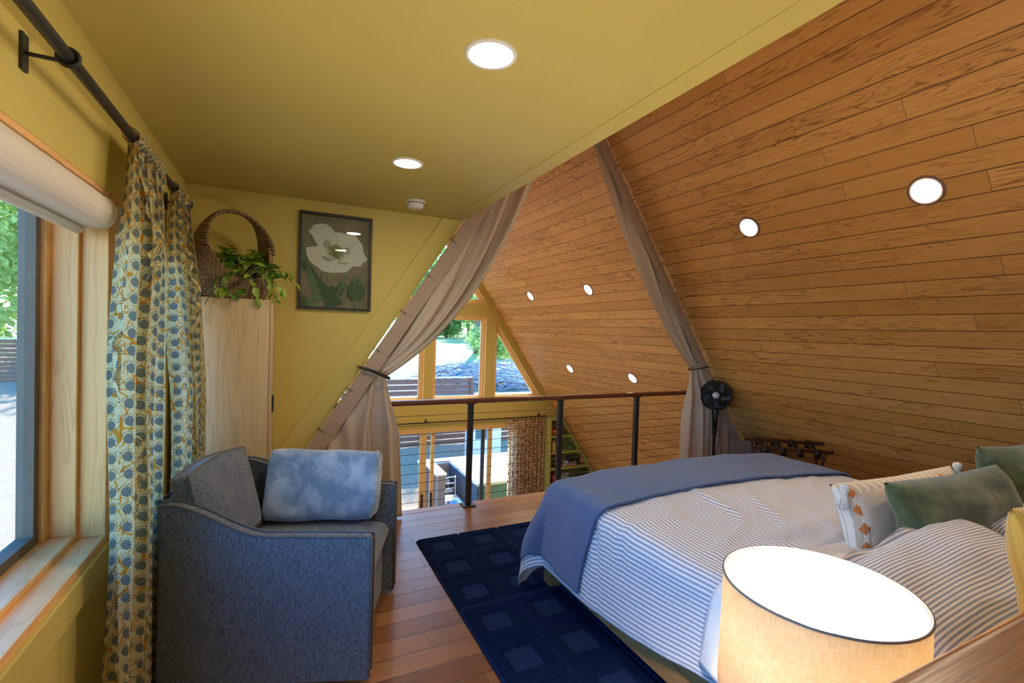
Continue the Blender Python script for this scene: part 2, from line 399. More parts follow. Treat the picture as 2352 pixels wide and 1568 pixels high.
def nz(x, y, z=0): return mn.noise(Vector((x, y, z)))

# ------------------------------------------------------------------ the setting
TR = 1.4747; AR = math.atan(TR); XR0 = 4.993         # right slope: z = TR*(XR0-x)
TL = 1.538; XL0 = -.256                              # left slope: z = TL*(x-XL0)
RX, RZ = 2.313, 3.952
XL, YW, ZC, YG, YE, ZF = -.587, 3.75, 2.42, 8.4, 3.91, -2.7
YB = -1.3
def slopeR(x): return TR * (XR0 - x)
# right slope: local x along +Y, local y up the slope, local z into the room
Lr = (RZ - ZF) / sin(AR)
mb = MB(); mb.box(YB, YG + .15, 0, Lr, -.12, 0)
o = mb.build('ceiling_slope', 'slope'); struct(o); o.name = 'ceiling_slope_right'
ex, ey = Vector((0, 1, 0)), Vector((-cos(AR), 0, sin(AR))); ez = ex.cross(ey)
org = Vector((XR0 - ZF / TR, 0, ZF))
if ez.x > 0: ez = -ez
o.matrix_world = Matrix.Translation(org) @ Matrix((ex, ey, ez)).transposed().to_4x4()
# left slope (beyond the end wall, and above the flat ceiling)
mb = MB(); t = .12
mb.prism([(XL0 + ZF / TL, ZF), (RX, RZ), (RX - .1, RZ + .1), (XL0 + ZF / TL - .15, ZF)], YW + .12, YG + .15)
mb.prism([(XL0 + (ZC + .12) / TL, ZC + .12), (RX, RZ), (RX - .1, RZ + .1), (XL0 + ZC / TL - .15, ZC + .12)], YB, YW + .12)
struct(mb.build('ceiling_slope_left', 'slope'))
# floor of the loft
mb = MB(); mb.box(-.8, XR0 + .12, YB, YE - .09, -.03, 0)
struct(mb.build('floor', 'floor'))
mb = MB(); mb.box(-.1, XR0 + .1, YE - .09, YE, -.032, 0.001); mb.box(-.1, XR0 + .15, YB, YE - .012, -.3, -.03)
struct(mb.build('trim_1', 'nosing', bevel=.004))
mb = MB(); mb.box(-2.2, 7.0, YB, YG, ZF - .1, ZF); struct(mb.build('floor_lower', 'floor'))
mb = MB(); mb.prism([(XL0 + ZF / TL, ZF), (XR0 - ZF / TR, ZF), (XR0, -.3), (XL0, -.3)], YE - 1.6, YE - 1.5); struct(mb.build('wall_lower_back', 'paint'))
# dormer: flat ceiling, end wall, left wall, back wall
XA = 1.222; XB = XL0 + ZC / TL
mb = MB(); mb.box(XL - .25, XA, YB, YW, ZC, ZC + .12); struct(mb.build('ceiling', 'paint'))
mb = MB(); mb.prism([(XA, ZC - .001), (XB, ZC - .001), (XB + .075, ZC + .13), (XA, ZC + .13)], YB, YW + .12)
mb.box(XA - .006, XA + .004, YB, YW, ZC - .004, ZC + .01)
struct(mb.build('trim_2', 'paint'))
mb = MB(); mb.prism([(XL - .25, -.03), (XL0, -.03), (XB, ZC), (XL - .25, ZC)], YW, YW + .12); struct(mb.build('wall_end', 'paint'))
mb = MB(); dn = .14 / sin(math.atan(TL)); z1 = ZC - .002
mb.prism([(XL0 - dn, 0), (XL0 + .001, 0), (XB - .0, z1), (XB - dn, z1)], YW - .009, YW); struct(mb.build('trim_3', 'paint'))
Z0, Z1, YJ, Y2a, Y2b = .715, 1.985, 2.22, 2.285, 3.10
mb = MB()
mb.box(XL - .2, XL, YB, YW, -.03, Z0 - .03); mb.box(XL - .2, XL, YB, YW, Z1, ZC); mb.box(XL - .2, XL, Y2b, YW, Z0 - .03, Z1)
mb.box(XL - .2, XL, YB, YB + .25, Z0 - .03, Z1); struct(mb.build('wall_left', 'paint'))
mb = MB(); mb.box(XL, XL + .018, YB, Y2b + .05, Z0 - .13, Z0 - .028); struct(mb.build('trim_4', 'paint', bevel=.003))
mb = MB(); mb.prism([(-.8, -.03), (XR0, -.03), (RX, RZ), (-.8, RZ)], YB - .1, YB); struct(mb.build('wall_back', 'paint'))
# dormer windows: jambs, sill, stepped frame, sash, pane
def dormer_window(name, y0, y1, mul=True):
    f = MB()
    f.box(XL - .2, XL + .004, y0, y1, Z0 - .03, Z0, 0)                          # sill board
    f.box(XL - .2, XL - .075, y0, y1, Z0, Z0 + .022)                           # step
    f.box(XL - .2, XL, y0, y1, Z1 - .02, Z1)
    f.box(XL - .2, XL - .075, y0, y1, Z1 - .06, Z1 - .02)
    w = f.build(name, 'piney', bevel=.003); struct(w)
    j = MB(); j.box(XL - .2, XL + .004, y1 - .02, y1 + (.02 if mul else .0), Z0, Z1 - .02); j.box(XL - .2, XL - .075, y1 - .042, y1 - .02, Z0 + .022, Z1 - .06)
    j.box(XL - .2, XL - .15, y1 - .075, y1 - .042, Z0 + .022, Z1 - .06)
    j.box(XL - .2, XL, y0, y0 + .02, Z0, Z1 - .02); j.box(XL - .2, XL - .075, y0 + .02, y0 + .042, Z0 + .022, Z1 - .06)
    j.build('jamb', 'pine', w, bevel=.003)
    s_ = MB(); X0 = XL - .21; X1 = XL - .165
    a, b, c, d = y0 + .042, y1 - .075, Z0 + .022, Z1 - .06
    s_.prism([(a, c), (b, c), (b, d), (a, d)], X0, X1, 0, holes=[[(a + .035, c + .035), (b - .035, c + .035), (b - .035, d - .035), (a + .035, d - .035)]])
    s_.build('sash', 'alu', w, bevel=.003)
    g = MB(); g.box(X0 + .018, X0 + .024, a + .035, b - .035, c + .035, d - .035); g.build('pane', 'glass', w)
    return w
dormer_window('window_1', YB + .25, YJ + .02); dormer_window('window_2', YJ + .04, Y2b, False)
mb = MB(); mb.box(XL - .2, XL + .006, YJ + .018, YJ + .062, Z0 - .02, Z1 - .02); struct(mb.build('trim_5', 'pine', bevel=.003))
# roller shades under the heads
def roller(y0, y1, label):
    t = thing('roller_shade', label, 'blind', (XL - .03, (y0 + y1) / 2, Z1 - .03), 'roller shades in the dormer windows')
    c = MB(); H = .115; D = .09; pr = [(-D * .5, 0), (D * .25, 0)] + [(D * .25 + .045 * sin(a), -H * .5 + H * .5 * cos(a)) for a in [pi * k / 10 for k in range(1, 10)]] + [(D * .1, -H), (-D * .5, -H)]
    h = (y1 - y0) / 2
    c.prism(pr, -h, h, 1); c.build('cassette', 'shade_fab', t, bevel=.002)
    for s_ in (-1, 1):
        e = MB(); e.prism([(p[0] * 1.04, p[1] * 1.03 + .002) for p in pr], s_ * h, s_ * (h + .006), 1)
        e.build('end_cap', 'white', t)
    r = MB(); r.tube([(-.035, -h + .01, -H - .012), (-.035, h - .01, -H - .012)], .016, 12); r.box(-.038, -.034, -h + .01, h - .01, -H - .012, -H + .01); r.build('bottom_rail', 'shade_rail', t)
    return t
roller(YB + .28, YJ - .055, 'white roller shade pulled up over the large near window')
roller(Y2a + .02, Y2b - .03, 'white roller shade half hidden behind the floral curtains')
# gable wall with its windows
def inset(poly, d):
    n = len(poly); A = sum(poly[i][0] * poly[(i + 1) % n][1] - poly[(i + 1) % n][0] * poly[i][1] for i in range(n)); sg = 1 if A > 0 else -1
    out = []
    L_ = []
    for i in range(n):
        p, q = Vector(poly[i]), Vector(poly[(i + 1) % n]); t_ = (q - p).normalized(); nn = Vector((-t_.y, t_.x)) * sg
        L_.append((p + nn * d, t_))
    for i in range(n):
        p, t1 = L_[i - 1]; q, t2 = L_[i]; cr = t1.x * t2.y - t1.y * t2.x; k = ((q - p).x * t2.y - (q - p).y * t2.x) / cr
        out.append(tuple(p + t1 * k))
    return out
c0 = RX + .065
mir = lambda P: [(2 * c0 - x, z) for x, z in P][::-1]
wc = [(2.46, .19), (3.495, .19), (3.495, 1.774), (2.46, 1.774)]
wr = [(3.683, .19), (4.735, .19), (3.683, 1.73)]
wt = [(2 * c0 - 3.491, 2.023), (3.491, 2.023), (2.55, 3.41), (2 * c0 - 2.55, 3.41)]
wl = mir(wc); wl = [(1.26, .19), (2.30, .19), (2.30, 1.774), (1.26, 1.774)]; wlr = [(.05, .19), (1.07, .19), (1.07, 1.73)]
dr = [(.70, ZF + .01), (4.20, ZF + .01), (4.20, -.30), (.70, -.30)]
outer = [(XL0 + ZF / TL, ZF), (XR0 - ZF / TR, ZF), (RX, RZ)]
mb = MB(); mb.prism(outer, YG, YG + .16, holes=[wc, wr, wt, wl, wlr, dr]); struct(mb.build('wall_gable', 'paint'))
for i, P in enumerate([wc, wr, wt, wl, wlr]):
    f = MB(); f.prism(P, YG - .004, YG + .155, holes=[inset(P, .012)]); f.prism(inset(P, .012), YG + .05, YG + .15, holes=[inset(P, .05)])
    f.prism(inset(P, .05), YG + .09, YG + .15, holes=[inset(P, .075)])
    w = struct(f.build('window_%d' % (i + 3), 'door_pine'))
    q = inset(P, .075); g = MB(); g.prism(q, YG + .118, YG + .124); g.build('pane', 'glass', w)
# sliding doors below
f = MB(); f.prism([(dr[0][0], dr[0][1]), (dr[1][0], dr[1][1]), (4.20, -.30), (.70, -.30)], YG - .006, YG + .155, holes=[[(.76, ZF + .03), (4.14, ZF + .03), (4.14, -.38), (.76, -.38)]])
w = struct(f.build('door_1', 'door_pine'))
f = MB(); f.box(2.27, 2.39, YG + .02, YG + .07, ZF + .03, -.38); f.box(2.487, 2.557, YG + .08, YG + .12, ZF + .03, -.38); f.box(3.605, 3.69, YG + .02, YG + .07, ZF + .03, -.38); f.box(1.2, 1.3, YG + .02, YG + .07, ZF + .03, -.38); f.build('stile', 'door_pine', w, bevel=.004)
f = MB(); f.box(3.49, 3.56, YG + .08, YG + .12, ZF + .03, -.38); f.build('screen_stile', 'slate', w)
f = MB(); f.box(.76, 4.14, YG + .094, YG + .10, ZF + .03, -.38); f.build('pane', 'glass', w)
for hx, hy in ((2.32, YG + .012), (2.50, YG + .05)):
    h_ = MB(); h_.box(hx - .018, hx + .018, hy - .012, hy + .02, -1.86, -1.50); h_.tube([(hx, hy - .045, -1.80), (hx, hy - .045, -1.56)], .011, 8); h_.box(hx - .008, hx + .008, hy - .045, hy - .01, -1.80, -1.785); h_.box(hx - .008, hx + .008, hy - .045, hy - .01, -1.575, -1.56)
    h_.build('door_handle', 'black', w, bevel=.003)

# ------------------------------------------------------------------ recessed lights
def downlight(mw, label, dark, group, r=.086):
    li = .75 if dark else .74; r = r * 1.05 if dark else r
    t = thing('recessed_light', label, 'light', group=group); t.matrix_world = mw
    a = MB(); a.lathe([(r * li, .002), (r * (li + .03), -.006), (r * .97, -.007), (r, -.003), (r, .001)], 40); a.build('trim_ring', 'ring_dark' if dark else 'white', t)
    b = MB(); b.lathe([(0, -.0035), (r * (li + .01), -.0035)], 32); b.build('lens', 'lamp', t)
    return t
g1 = 'recessed lights in the flat yellow ceiling'
for y, lb in ((1.456, 'large round recessed light in the yellow ceiling, nearest the camera'), (2.615, 'round recessed light in the yellow ceiling near the smoke detector')):
    downlight(Matrix.Translation((.592, y, ZC)), lb, False, g1)
g2 = 'recessed lights in the sloped wood ceiling'
nn_ = Vector((-sin(AR), 0, -cos(AR)))           # into the room
zz = -nn_; xx = ex; yy = zz.cross(xx)
RS = Matrix((xx, yy, zz)).transposed().to_4x4()
for x, y, lb in ((3.357, 1.479, 'brightest recessed light in the wood slope above the pillows'), (3.357, 2.649, 'recessed light in the wood slope just right of the right drape'),
                 (3.574, 5.18, 'upper right one of the four small lights in the far wood slope'), (3.574, 6.79, 'upper left one of the four small lights in the far wood slope'),
                 (4.369, 6.79, 'lower left small light in the far wood slope'), (4.369, 5.19, 'lower right small light in the far wood slope, above the handrail'),
                 (3.357, .31, 'recessed light in the wood slope outside the right edge of the photo')):
    downlight(Matrix.Translation((x, y, slopeR(x))) @ RS, lb, True, g2, .086 if y > 3 else .088)
# mirrored lights of the far left slope
RL = Matrix((ex, Vector((-cos(AR), 0, -sin(AR))).cross(ex), Vector((-sin(AR), 0, cos(AR))))).transposed().to_4x4()
for x, y in ((.62, 5.18), (.62, 6.79), (1.15, 5.18), (1.15, 6.79)):
    zzl = Vector((-sin(math.atan(TL)), 0, cos(math.atan(TL)))); R2 = Matrix((ex, zzl.cross(ex), zzl)).transposed().to_4x4()
    downlight(Matrix.Translation((x, y, TL * (x - XL0))) @ R2, 'recessed light in the left wood slope behind the taupe curtain', True, 'lights in the hidden left wood slope')
t = thing('smoke_detector', 'white round smoke detector on the yellow ceiling by the end wall', 'smoke detector', (.827, 3.366, ZC))
a = MB(); a.lathe([(.068, 0), (.07, -.008), (.066, -.012), (.058, -.014)], 36); a.build('base_plate', 'white', t)
a = MB(); a.lathe([(.056, -.012), (.056, -.022), (.052, -.045), (.044, -.052), (.02, -.054), (0, -.054)], 36); a.build('cover', 'white', t)
a = MB()
for k in range(18):
    w_ = 2 * pi * k / 18; a.box(.0545, .0575, -.006, .006, -.02, -.015, mat=Matrix.Rotation(w_, 4, 'Z'))
a.build('vent_slot', 'black', t)
# ------------------------------------------------------------------ railing with cables
RY = 3.83
t = thing('cable_railing', 'loft railing with dark wood handrail, black posts and thin steel cables', 'railing', (2.3, RY, 0))
T = Matrix.Translation((-2.3, -RY, 0))
mb = MB(); mb.box(.33, 4.28, RY - .028, RY + .032, .90, .93); mb.box(.34, 4.27, RY - .02, RY + .024, .888, .90); mb.xf(T).build('handrail', 'rail', t, bevel=.006)
for px in (.47, 1.467, 2.37, 3.285, 4.08):
    pm = MB(); pm.box(px - .022, px + .022, RY - .022, RY + .022, .008, .888); p = pm.xf(T).build('post', 'black', t, bevel=.003)
    pm = MB(); pm.box(px - .055, px + .055, RY - .055, RY + .055, 0.001, .012); pm.xf(T).build('base_plate', 'black', p, bevel=.002)
    pm = MB(); pm.box(px - .04, px + .04, RY - .026, RY + .026, .882, .888); pm.xf(T).build('top_plate', 'black', p)
for k in range(10):
    z = .085 + k * .0795; c = MB(); c.tube([(.4, RY, z), (4.28 - max(0, z - .45) * .2, RY, z)], .0024, 6); c.xf(T).build('cable', 'steel', t)

# ------------------------------------------------------------------ taupe drapes in the opening
def bez(P, C, Q, t): return [P[i] * (1 - t) ** 2 + 2 * C[i] * t * (1 - t) + Q[i] * t * t for i in range(len(P))]
def drape(name, label, hdr, tie, bot, freeC, low_k, y0, label_side, free_low=None, folds=9, seed=0):
    """hdr(k): header point for k in 0..1 (k=0 floor end, 1 top end); tie(k)/bot(k): strand positions for gathered strands"""
    root = thing(name, label, 'curtain', (tie(.5)[0], y0, 0)); T = Matrix.Translation((-tie(.5)[0], -y0, 0))
    zt = tie(.5)[1]
    # gathered cloth, from the header to the tie and on to the floor
    def upper(a, b):
        k = low_k + (1 - low_k) * a; P = hdr(k); Q = tie(a); L = hypot(P[0] - Q[0], P[1] - Q[1])
        C = (P[0] + freeC[0] * L, P[1] + freeC[1] * L); p = bez(P, C, Q, b)
        amp = .046 * sin(pi * min(1, b * 1.15)) ** .8 * (1 - .35 * b) * (.35 + .65 * a) + .006
        ph = 2 * pi * (a * folds + .35 * sin(5 * a + seed)) + .8 * b
        y = y0 + amp * (sin(ph) + .35 * sin(2.3 * ph + 1.3)) - .004 + .012 * b
        w = .010 * cos(ph) * sin(pi * b)
        return (p[0] + w, y, p[1] + w * .5)
    def lower(a, b):
        Q = tie(a); B = bot(a); x = Q[0] + (B[0] - Q[0]) * (sst(b * 2.2) * .55 + b * .45); z = Q[1] + (.012 - Q[1]) * b
        amp = .014 + .034 * sst(b * 3); ph = 2 * pi * (a * folds * .62 + .3 * sin(4 * a + seed)) + .5 * sin(3 * b)
        return (x, y0 + .008 + amp * (sin(ph) + .3 * sin(2.1 * ph)) * 1.0, z)
    m1 = MB(); m1.grid(upper, 150, 46); m1.grid(lower, 110, 34)
    # flat cloth under the header, below the tie
    def flat(a, b):
        P = hdr(low_k * a); z = P[1] * (1 - b) + .012 * b
        Q = bot(0.0); xb = P[0] + (Q[0] - P[0]) * .12 * b * a
        pk = .02 * sin(pi * b) * sin(2 * pi * a * 5.5 + 2 * b) + .012 * sin(pi * min(1, b * 3)) * sin(2 * pi * a * 7 + 1)
        return (xb + (.10 if label_side > 0 else -.10) * b * a, y0 + pk, z)
    m1.grid(flat, 70, 16)
    c = m1.xf(T).build('cloth', 'curt', root, solid=.0015)
    # header band with its seams
    hb = MB(); d = Vector((hdr(1)[0] - hdr(0)[0], hdr(1)[1] - hdr(0)[1])).normalized(); nrm = Vector((d.y, -d.x)) * (1 if label_side > 0 else -1)
    n = 26; W_ = .105
    for i in range(n):
        k0, k1 = i / n, (i + 1) / n - .0004
        a0, a1 = hdr(k0), hdr(k1)
        wv = W_ * (1 if k0 < .97 else .5)
        pts = []
        for (q, s_) in ((a0, 0), (a1, 0), (a1, wv), (a0, wv)): pts.append((q[0] + nrm.x * s_, q[1] + nrm.y * s_))
        sk = .002 * (nz(i * 3.1, seed) )
        vv = [(pts[0][0], y0 - .034 + sk, pts[0][1]), (pts[1][0], y0 - .034 - sk, pts[1][1]), (pts[2][0], y0 - .046, pts[2][1]), (pts[3][0], y0 - .040, pts[3][1])]
        hb.add(vv + [(v[0], v[1] + .007, v[2]) for v in vv], [(0, 1, 2, 3), (7, 6, 5, 4), (0, 4, 5, 1), (1, 5, 6, 2), (2, 6, 7, 3), (3, 7, 4, 0)])
    hb.xf(T).build('header_band', 'curt_tape', root); root.children[-1]['kind'] = None
    del root.children[-1]['kind']
    for i in range(1, n, 2):                          # small hooks
        q = hdr(i / n); h = MB(); o_ = -nrm * .022; y = y0 - .03
        h.tube([(q[0] + nrm.x * .03, y - .012, q[1] + nrm.y * .03), (q[0], y - .014, q[1]), (q[0] + o_.x, y - .01, q[1] + o_.y + .004), (q[0] + o_.x * 1.1, y, q[1] + o_.y - .012), (q[0] + o_.x * .5, y + .004, q[1] + o_.y * .5 - .01)], .0022, 6)
        h.xf(T).build('hook', 'black', root)
    # hem band
    return root, T
# left: k=0 at the floor end of the slope, k=1 at the ridge
def hL(k):
    z = .02 + (3.86 - .02) * k; return (XL0 + z / TL + .015, z)
lk = (1.24 - .02) / 3.84
rt, T = drape('taupe_drape', 'taupe drape hooked along the left slope, gathered by a flat black strap', hL,
      lambda a: (.60 + .125 * a, 1.215 - .075 * a), lambda a: (.47 + .41 * a, 0), (-.152, -.66), lk, 3.722, 1, folds=4.3, seed=1.3)


v0 = [(.515, 3.655, 1.215), (.60, 3.640, 1.190), (.68, 3.642, 1.155), (.735, 3.665, 1.130)]
s_ = MB(); n = len(v0)
s_.add([(x, y, z + .013) for x, y, z in v0] + [(x, y, z - .013) for x, y, z in v0] + [(x, y + .008, z + .013) for x, y, z in v0] + [(x, y + .008, z - .013) for x, y, z in v0],
       [(i, i + 1, n + i + 1, n + i) for i in range(3)] + [(2 * n + i, 3 * n + i, 3 * n + i + 1, 2 * n + i + 1) for i in range(3)] + [(i, 2 * n + i, 2 * n + i + 1, i + 1) for i in range(3)] + [(n + i, n + i + 1, 3 * n + i + 1, 3 * n + i) for i in range(3)] + [(0, n, 3 * n, 2 * n), (3, 2 * n + 3, 3 * n + 3, n + 3)])
s_.tube([(.735, 3.668, 1.13), (.745, 3.72, 1.128), (.72, 3.775, 1.14), (.62, 3.79, 1.18)], .008, 8)
s_.xf(T).build('tieback', 'strap', rt)
k_ = MB(); k_.tube([(.508, 3.742, 1.218), (.508, 3.70, 1.218), (.512, 3.655, 1.217)], .006, 8); k_.lathe([(0, .012), (.008, .01), (.012, 0), (.008, -.006), (0, -.006)], 16, mat=Matrix.Translation((.513, 3.648, 1.217)) @ Matrix.Rotation(pi / 2, 4, 'X'))
k_.xf(T).build('tieback_knob', 'steel', rt)
# right
def hR(k):
    z = .06 + (3.86 - .06) * k; return (XR0 - z / TR - .03, z)
rk = (1.26 - .06) / 3.8
rt, T = drape('taupe_drape', 'pale taupe drape hooked along the right wood slope, tied behind the fan', hR,
      lambda a: (4.09 - .17 * a, 1.205 - .03 * a), lambda a: (4.40 - .60 * a, 0), (.165, -.54), rk, 3.735, -1, folds=2.6, seed=4.1)
s_ = MB(); s_.tube([(4.13, 3.68, 1.205), (4.05, 3.672, 1.195), (3.96, 3.675, 1.18), (3.905, 3.70, 1.17), (3.90, 3.75, 1.17), (3.96, 3.785, 1.18), (4.08, 3.785, 1.2)], .007, 8)
s_.xf(T).build('tieback', 'strap', rt)

# ------------------------------------------------------------------ floral curtains on their rod
t = thing('curtain_rod', 'black metal curtain rod above the dormer windows', 'curtain rod', (-.5, 1.2, 2.172))
r_ = MB(); r_.tube([(0, -2.3, 0), (0, 1.99, 0)], .0155, 16); r_.build('rod', 'black', t)
for y in (-.55, .39, 1.96 - .01):
    b_ = MB()
    yy_ = y - .01
    b_.box(-.087, -.079, yy_ - .016, yy_ + .016, -.075 + .02, .015 + .02); b_.tube([(-.08, yy_, -.012), (-.02, yy_, -.012)], .0055, 8)
    b_.tube([(.021 * cos(w), yy_, .021 * sin(w)) for w in [2 * pi * k / 20 for k in range(20)]], .0065, 8, closed=True)
    b_.build('bracket', 'black', t, bevel=.002)
f_ = MB(); f_.lathe([(0, 0), (.022, .004), (.028, .02), (.022, .038), (0, .042)], 20, mat=Matrix.Translation((0, 1.99, 0)) @ Matrix.Rotation(-pi / 2, 4, 'X')); f_.build('finial', 'black', t)
def floral_curtain(label, ya, yb, yc, yd, xo, nf, ruff, flare, h=2.19, seed=0, wid=1.2):
    """ya..yb extent at the rod, yc..yd at the floor"""
    t = thing('floral_curtain', label, 'curtain', (-.5, (ya + yb) / 2, 0), 'floral curtains at the dormer windows'); T = Matrix.Translation((.5, -(ya + yb) / 2, 0))
    def P(a, b):
        z = h * (1 - b) + .02 * b; e = sst(b * 2.4) * .75 + .25 * b
        y = (ya + (yb - ya) * a) * (1 - e) + (yc + (yd - yc) * a) * e
        amp = .022 + .026 * sst(b * 4)
        ph = 2 * pi * (a * nf) + .7 * nz(a * 3 + seed, b * 1.5, 1) * 2 + .3
        x = -.5 + xo * sst(b * 2) + amp * sin(ph) + .02 * nz(a * 2 + seed, b * 3, 5)
        y += .012 * sin(ph * 2 + 1) + .02 * nz(a * 4, b * 4, seed)
        return (x, y, z)
    c = MB(); c.grid(P, 120, 70, uvf=lambda a, b: (a * wid, b * h)); c.xf(T).build('cloth', 'floral', t)
    # rod pocket
    q = MB()
    def R(a, b):
        y = ya + (yb - ya) * a; w = b * 2 * pi; g = .021 + .006 * abs(sin(pi * a * nf * 2.4 + seed)) + .004 * nz(a * 30, b * 3, seed)
        return (-.5 + g * cos(w), y + .006 * sin(w * 2 + a * 20), 2.172 + (g + .008 * max(0, sin(w))) * sin(w))
    q.grid(R, 90, 20, uvf=lambda a, b: (a * wid, b * .2)); q.xf(T).build('rod_pocket', 'floral', t)
    # ruffles
    for (fa, w0, sd) in ruff:
        rf = MB()
        def RF(a, b):
            ph = a * 88 + 3 * nz(a * 20, 1, sd)
            aa = fa(a); p = P(aa, a); s = (b - .5) * w0
            lift = .016 * sin(ph) * (abs(b - .5) * 2) + .014
            return (p[0] + lift + .02 * abs(s) / w0, p[1] + s + .012 * sin(ph * .7 + 2) * (b - .5), p[2] + .012 * sin(ph + 1) * b)
        rf.grid(RF, 420, 6, uvf=lambda a, b: (a * h * 1.4, b * w0)); rf.xf(T).build('ruffle', 'floral', t)
    return t
floral_curtain('floral leaf-print curtain with a ruffled edge, the nearer one beside the sofa', 2.13, 2.55, 1.88, 2.48, .015, 3.6,
    [(lambda a: .22 + .08 * sin(a * 9) - .18 * sst((a - .55) * 2.5), .075, 3.0), (lambda a: .995, .035, 8.0)], .2, seed=2)
floral_curtain('floral leaf-print curtain, the farther one against the pale wooden cabinet', 2.84, 3.16, 2.58, 3.12, .07, 4.2,
    [(lambda a: .30 + .07 * sin(a * 8 + 1), .06, 5.0)], .2, seed=9)

# ------------------------------------------------------------------ cabinet, basket, plant, picture
t = thing('wardrobe_cabinet', 'tall pale oak cabinet in the corner under the wicker basket', 'cabinet', (-.28, 3.46, 0))
x0, x1, y0, y1, H = -.52, -.078, 3.22, 3.742, 1.662
L_ = lambda b: b.xf(Matrix.Translation((.28, -3.46, 0)))
b = MB(); b.box(x0, x1, y0, y1, .06, H); b.box(x0 + .03, x1 - .03, y0 + .02, y1 - .01, 0, .06); L_(b).build('body', 'cab', t, bevel=.0015)
b = MB(); b.box(x1 + .002, x1 + .02, y0 + .003, y1 - .004, .065, H - .02); d_ = L_(b).build('door', 'cab_front', t, bevel=.0015)
b = MB(); b.box(x1 + .02, x1 + .031, y0 + .002, y0 + .022, .985, 1.085); L_(b).build('handle', 'black', d_, bevel=.002)
BX, BY, BZ = -.285, 3.44, 1.664
t = thing('wicker_basket', 'round woven basket with a tall hooped handle, on top of the pale cabinet', 'basket', (BX, BY, BZ))
b = MB()
yaw = radians(30); RZb = Matrix.Rotation(yaw, 4, 'Z')
def bowl(a, c_):
    w = a * 2 * pi; R = .212; cx_ = cos(w)
    top = .125 + .26 * max(0, abs(cx_) - .15) ** 2.0 / (.85 ** 2.0)        # rises into the handle at both sides
    z = c_ * top; r = R * (.74 + .26 * sin(min(1, z / .16) * pi / 2)) - max(0, z - .17) ** 1.5 * .28
    return RZb @ Vector((r * 1.06 * cos(w), r * .80 * sin(w), z))
b.grid(bowl, 96, 24, uvf=lambda a, c_: (a * 1.3, c_ * .40)); b.lathe([(0, .004), (.15, .004)], 32, mat=RZb @ Matrix.Diagonal((1.06, .8, 1, 1)))
b.build('bowl', 'hyacinth', t, solid=.018)
b = MB()
def hoop(a, c_):
    th = pi * (.0 + a); w = c_ * 2 * pi; wd = .022 + .085 * abs(cos(th)) ** 3; tk = .013
    r1 = .212 - .012 * abs(cos(th)); cz = .30 + .0
    x_ = r1 * cos(th) * 1.0; z_ = cz + (.245) * sin(th)
    if a < 0.0: pass
    nx, nz_ = cos(th), sin(th)
    return RZb @ Vector((x_ + nx * tk * cos(w), wd * sin(w), z_ + nz_ * tk * cos(w)))
b.grid(hoop, 60, 14, uvf=lambda a, c_: (c_ * .12, a * .75)); b.build('handle', 'hyacinth', t)
# pothos in the basket
t = thing('pothos_plant', 'trailing green pothos growing out of the wicker basket', 'plant', (BX + .03, BY - .02, BZ + .05))
random.seed(11)
pt = MB(); pt.lathe([(0, 0), (.09, 0), (.11, .07), (.10, .07), (.0, .065)], 24); pt.build('pot', 'black', t)
leafb = []; st = MB(); lf = MB()
def leaf(mb, base, dir_, ln, wd, roll, mi=0):
    d = Vector(dir_).normalized(); u = d.cross(Vector((0, 0, 1)));
    if u.length < .1: u = Vector((1, 0, 0))
    u.normalize(); u = Matrix.Rotation(roll, 3, d) @ u; n_ = u.cross(d)
    vs_ = []; prof = [0, .55, .95, 1, .82, .5, .12]
    for i, p in enumerate(prof):
        s = i / 6; c = Vector(base) + d * ln * s + n_ * (-.25 * ln * s * s)
        for sd in (-1, 0, 1): vs_.append(c + u * sd * p * wd * .5 + n_ * (abs(sd) * .10 * wd * p))
    fs = [(3 * i + k, 3 * i + k + 1, 3 * i + k + 4, 3 * i + k + 3) for i in range(6) for k in range(2)]
    mb.add(vs_, fs, mi, smooth=True)
for i in range(150):
    a = random.uniform(0, 2 * pi); r = random.uniform(0, 1) ** .6 * .17
    x = r * cos(a) + .01; y = r * sin(a) * .8; z = .10 + .10 * (1 - (r / .17) ** 2) + random.uniform(-.03, .06)
    el = random.uniform(-.3, .9); leaf(lf, (x, y, z), (cos(a) + random.uniform(-.5, .5), sin(a) + random.uniform(-.6, .4), el), random.uniform(.06, .10), random.uniform(.03, .048), random.uniform(-.9, .9))
    if i % 3 == 0: st.tube([(x * .2, y * .2, .06), (x * .6, y * .6, z * .8), (x, y, z)], .0018, 5)
vines = [[(.02, -.12, .12), (-.02, -.19, .11), (-.07, -.2, .03), (-.04, -.2, -.02), (.03, -.2, -.01)], [(.1, -.1, .12), (.16, -.15, .09), (.19, -.14, .02), (.2, -.12, -.04)],
         [(.15, 0, .12), (.24, -.04, .11), (.31, -.06, .085)], [(.05, -.12, .12), (.08, -.2, .06), (.1, -.2, -.03)], [(-.03, -.12, .1), (-.09, -.19, .06), (-.12, -.2, -.03)], [(.16, .02, .13), (.22, .0, .15), (.27, -.02, .14)], [(.12, -.08, .1), (.2, -.12, .06), (.25, -.13, .03)]]
for V in vines:
    pts = [Vector(V[0])]
    for p, q in zip(V, V[1:]):
        for k in range(1, 5): pts.append(Vector(p).lerp(Vector(q), k / 4) + Vector((0, 0, .006 * sin(k))))
    st.tube(pts, .0022, 6)
    for k in range(2, len(pts), 2):
        dd = (pts[k] - pts[k - 1]); leaf(lf, pts[k], (dd.x + random.uniform(-.02, .02), dd.y - .01, dd.z + random.uniform(-.02, .015)), random.uniform(.06, .085), random.uniform(.03, .045), random.uniform(-1, 1))
st.build('stems', 'stem', t); lf.build('leaves', 'pothos', t)
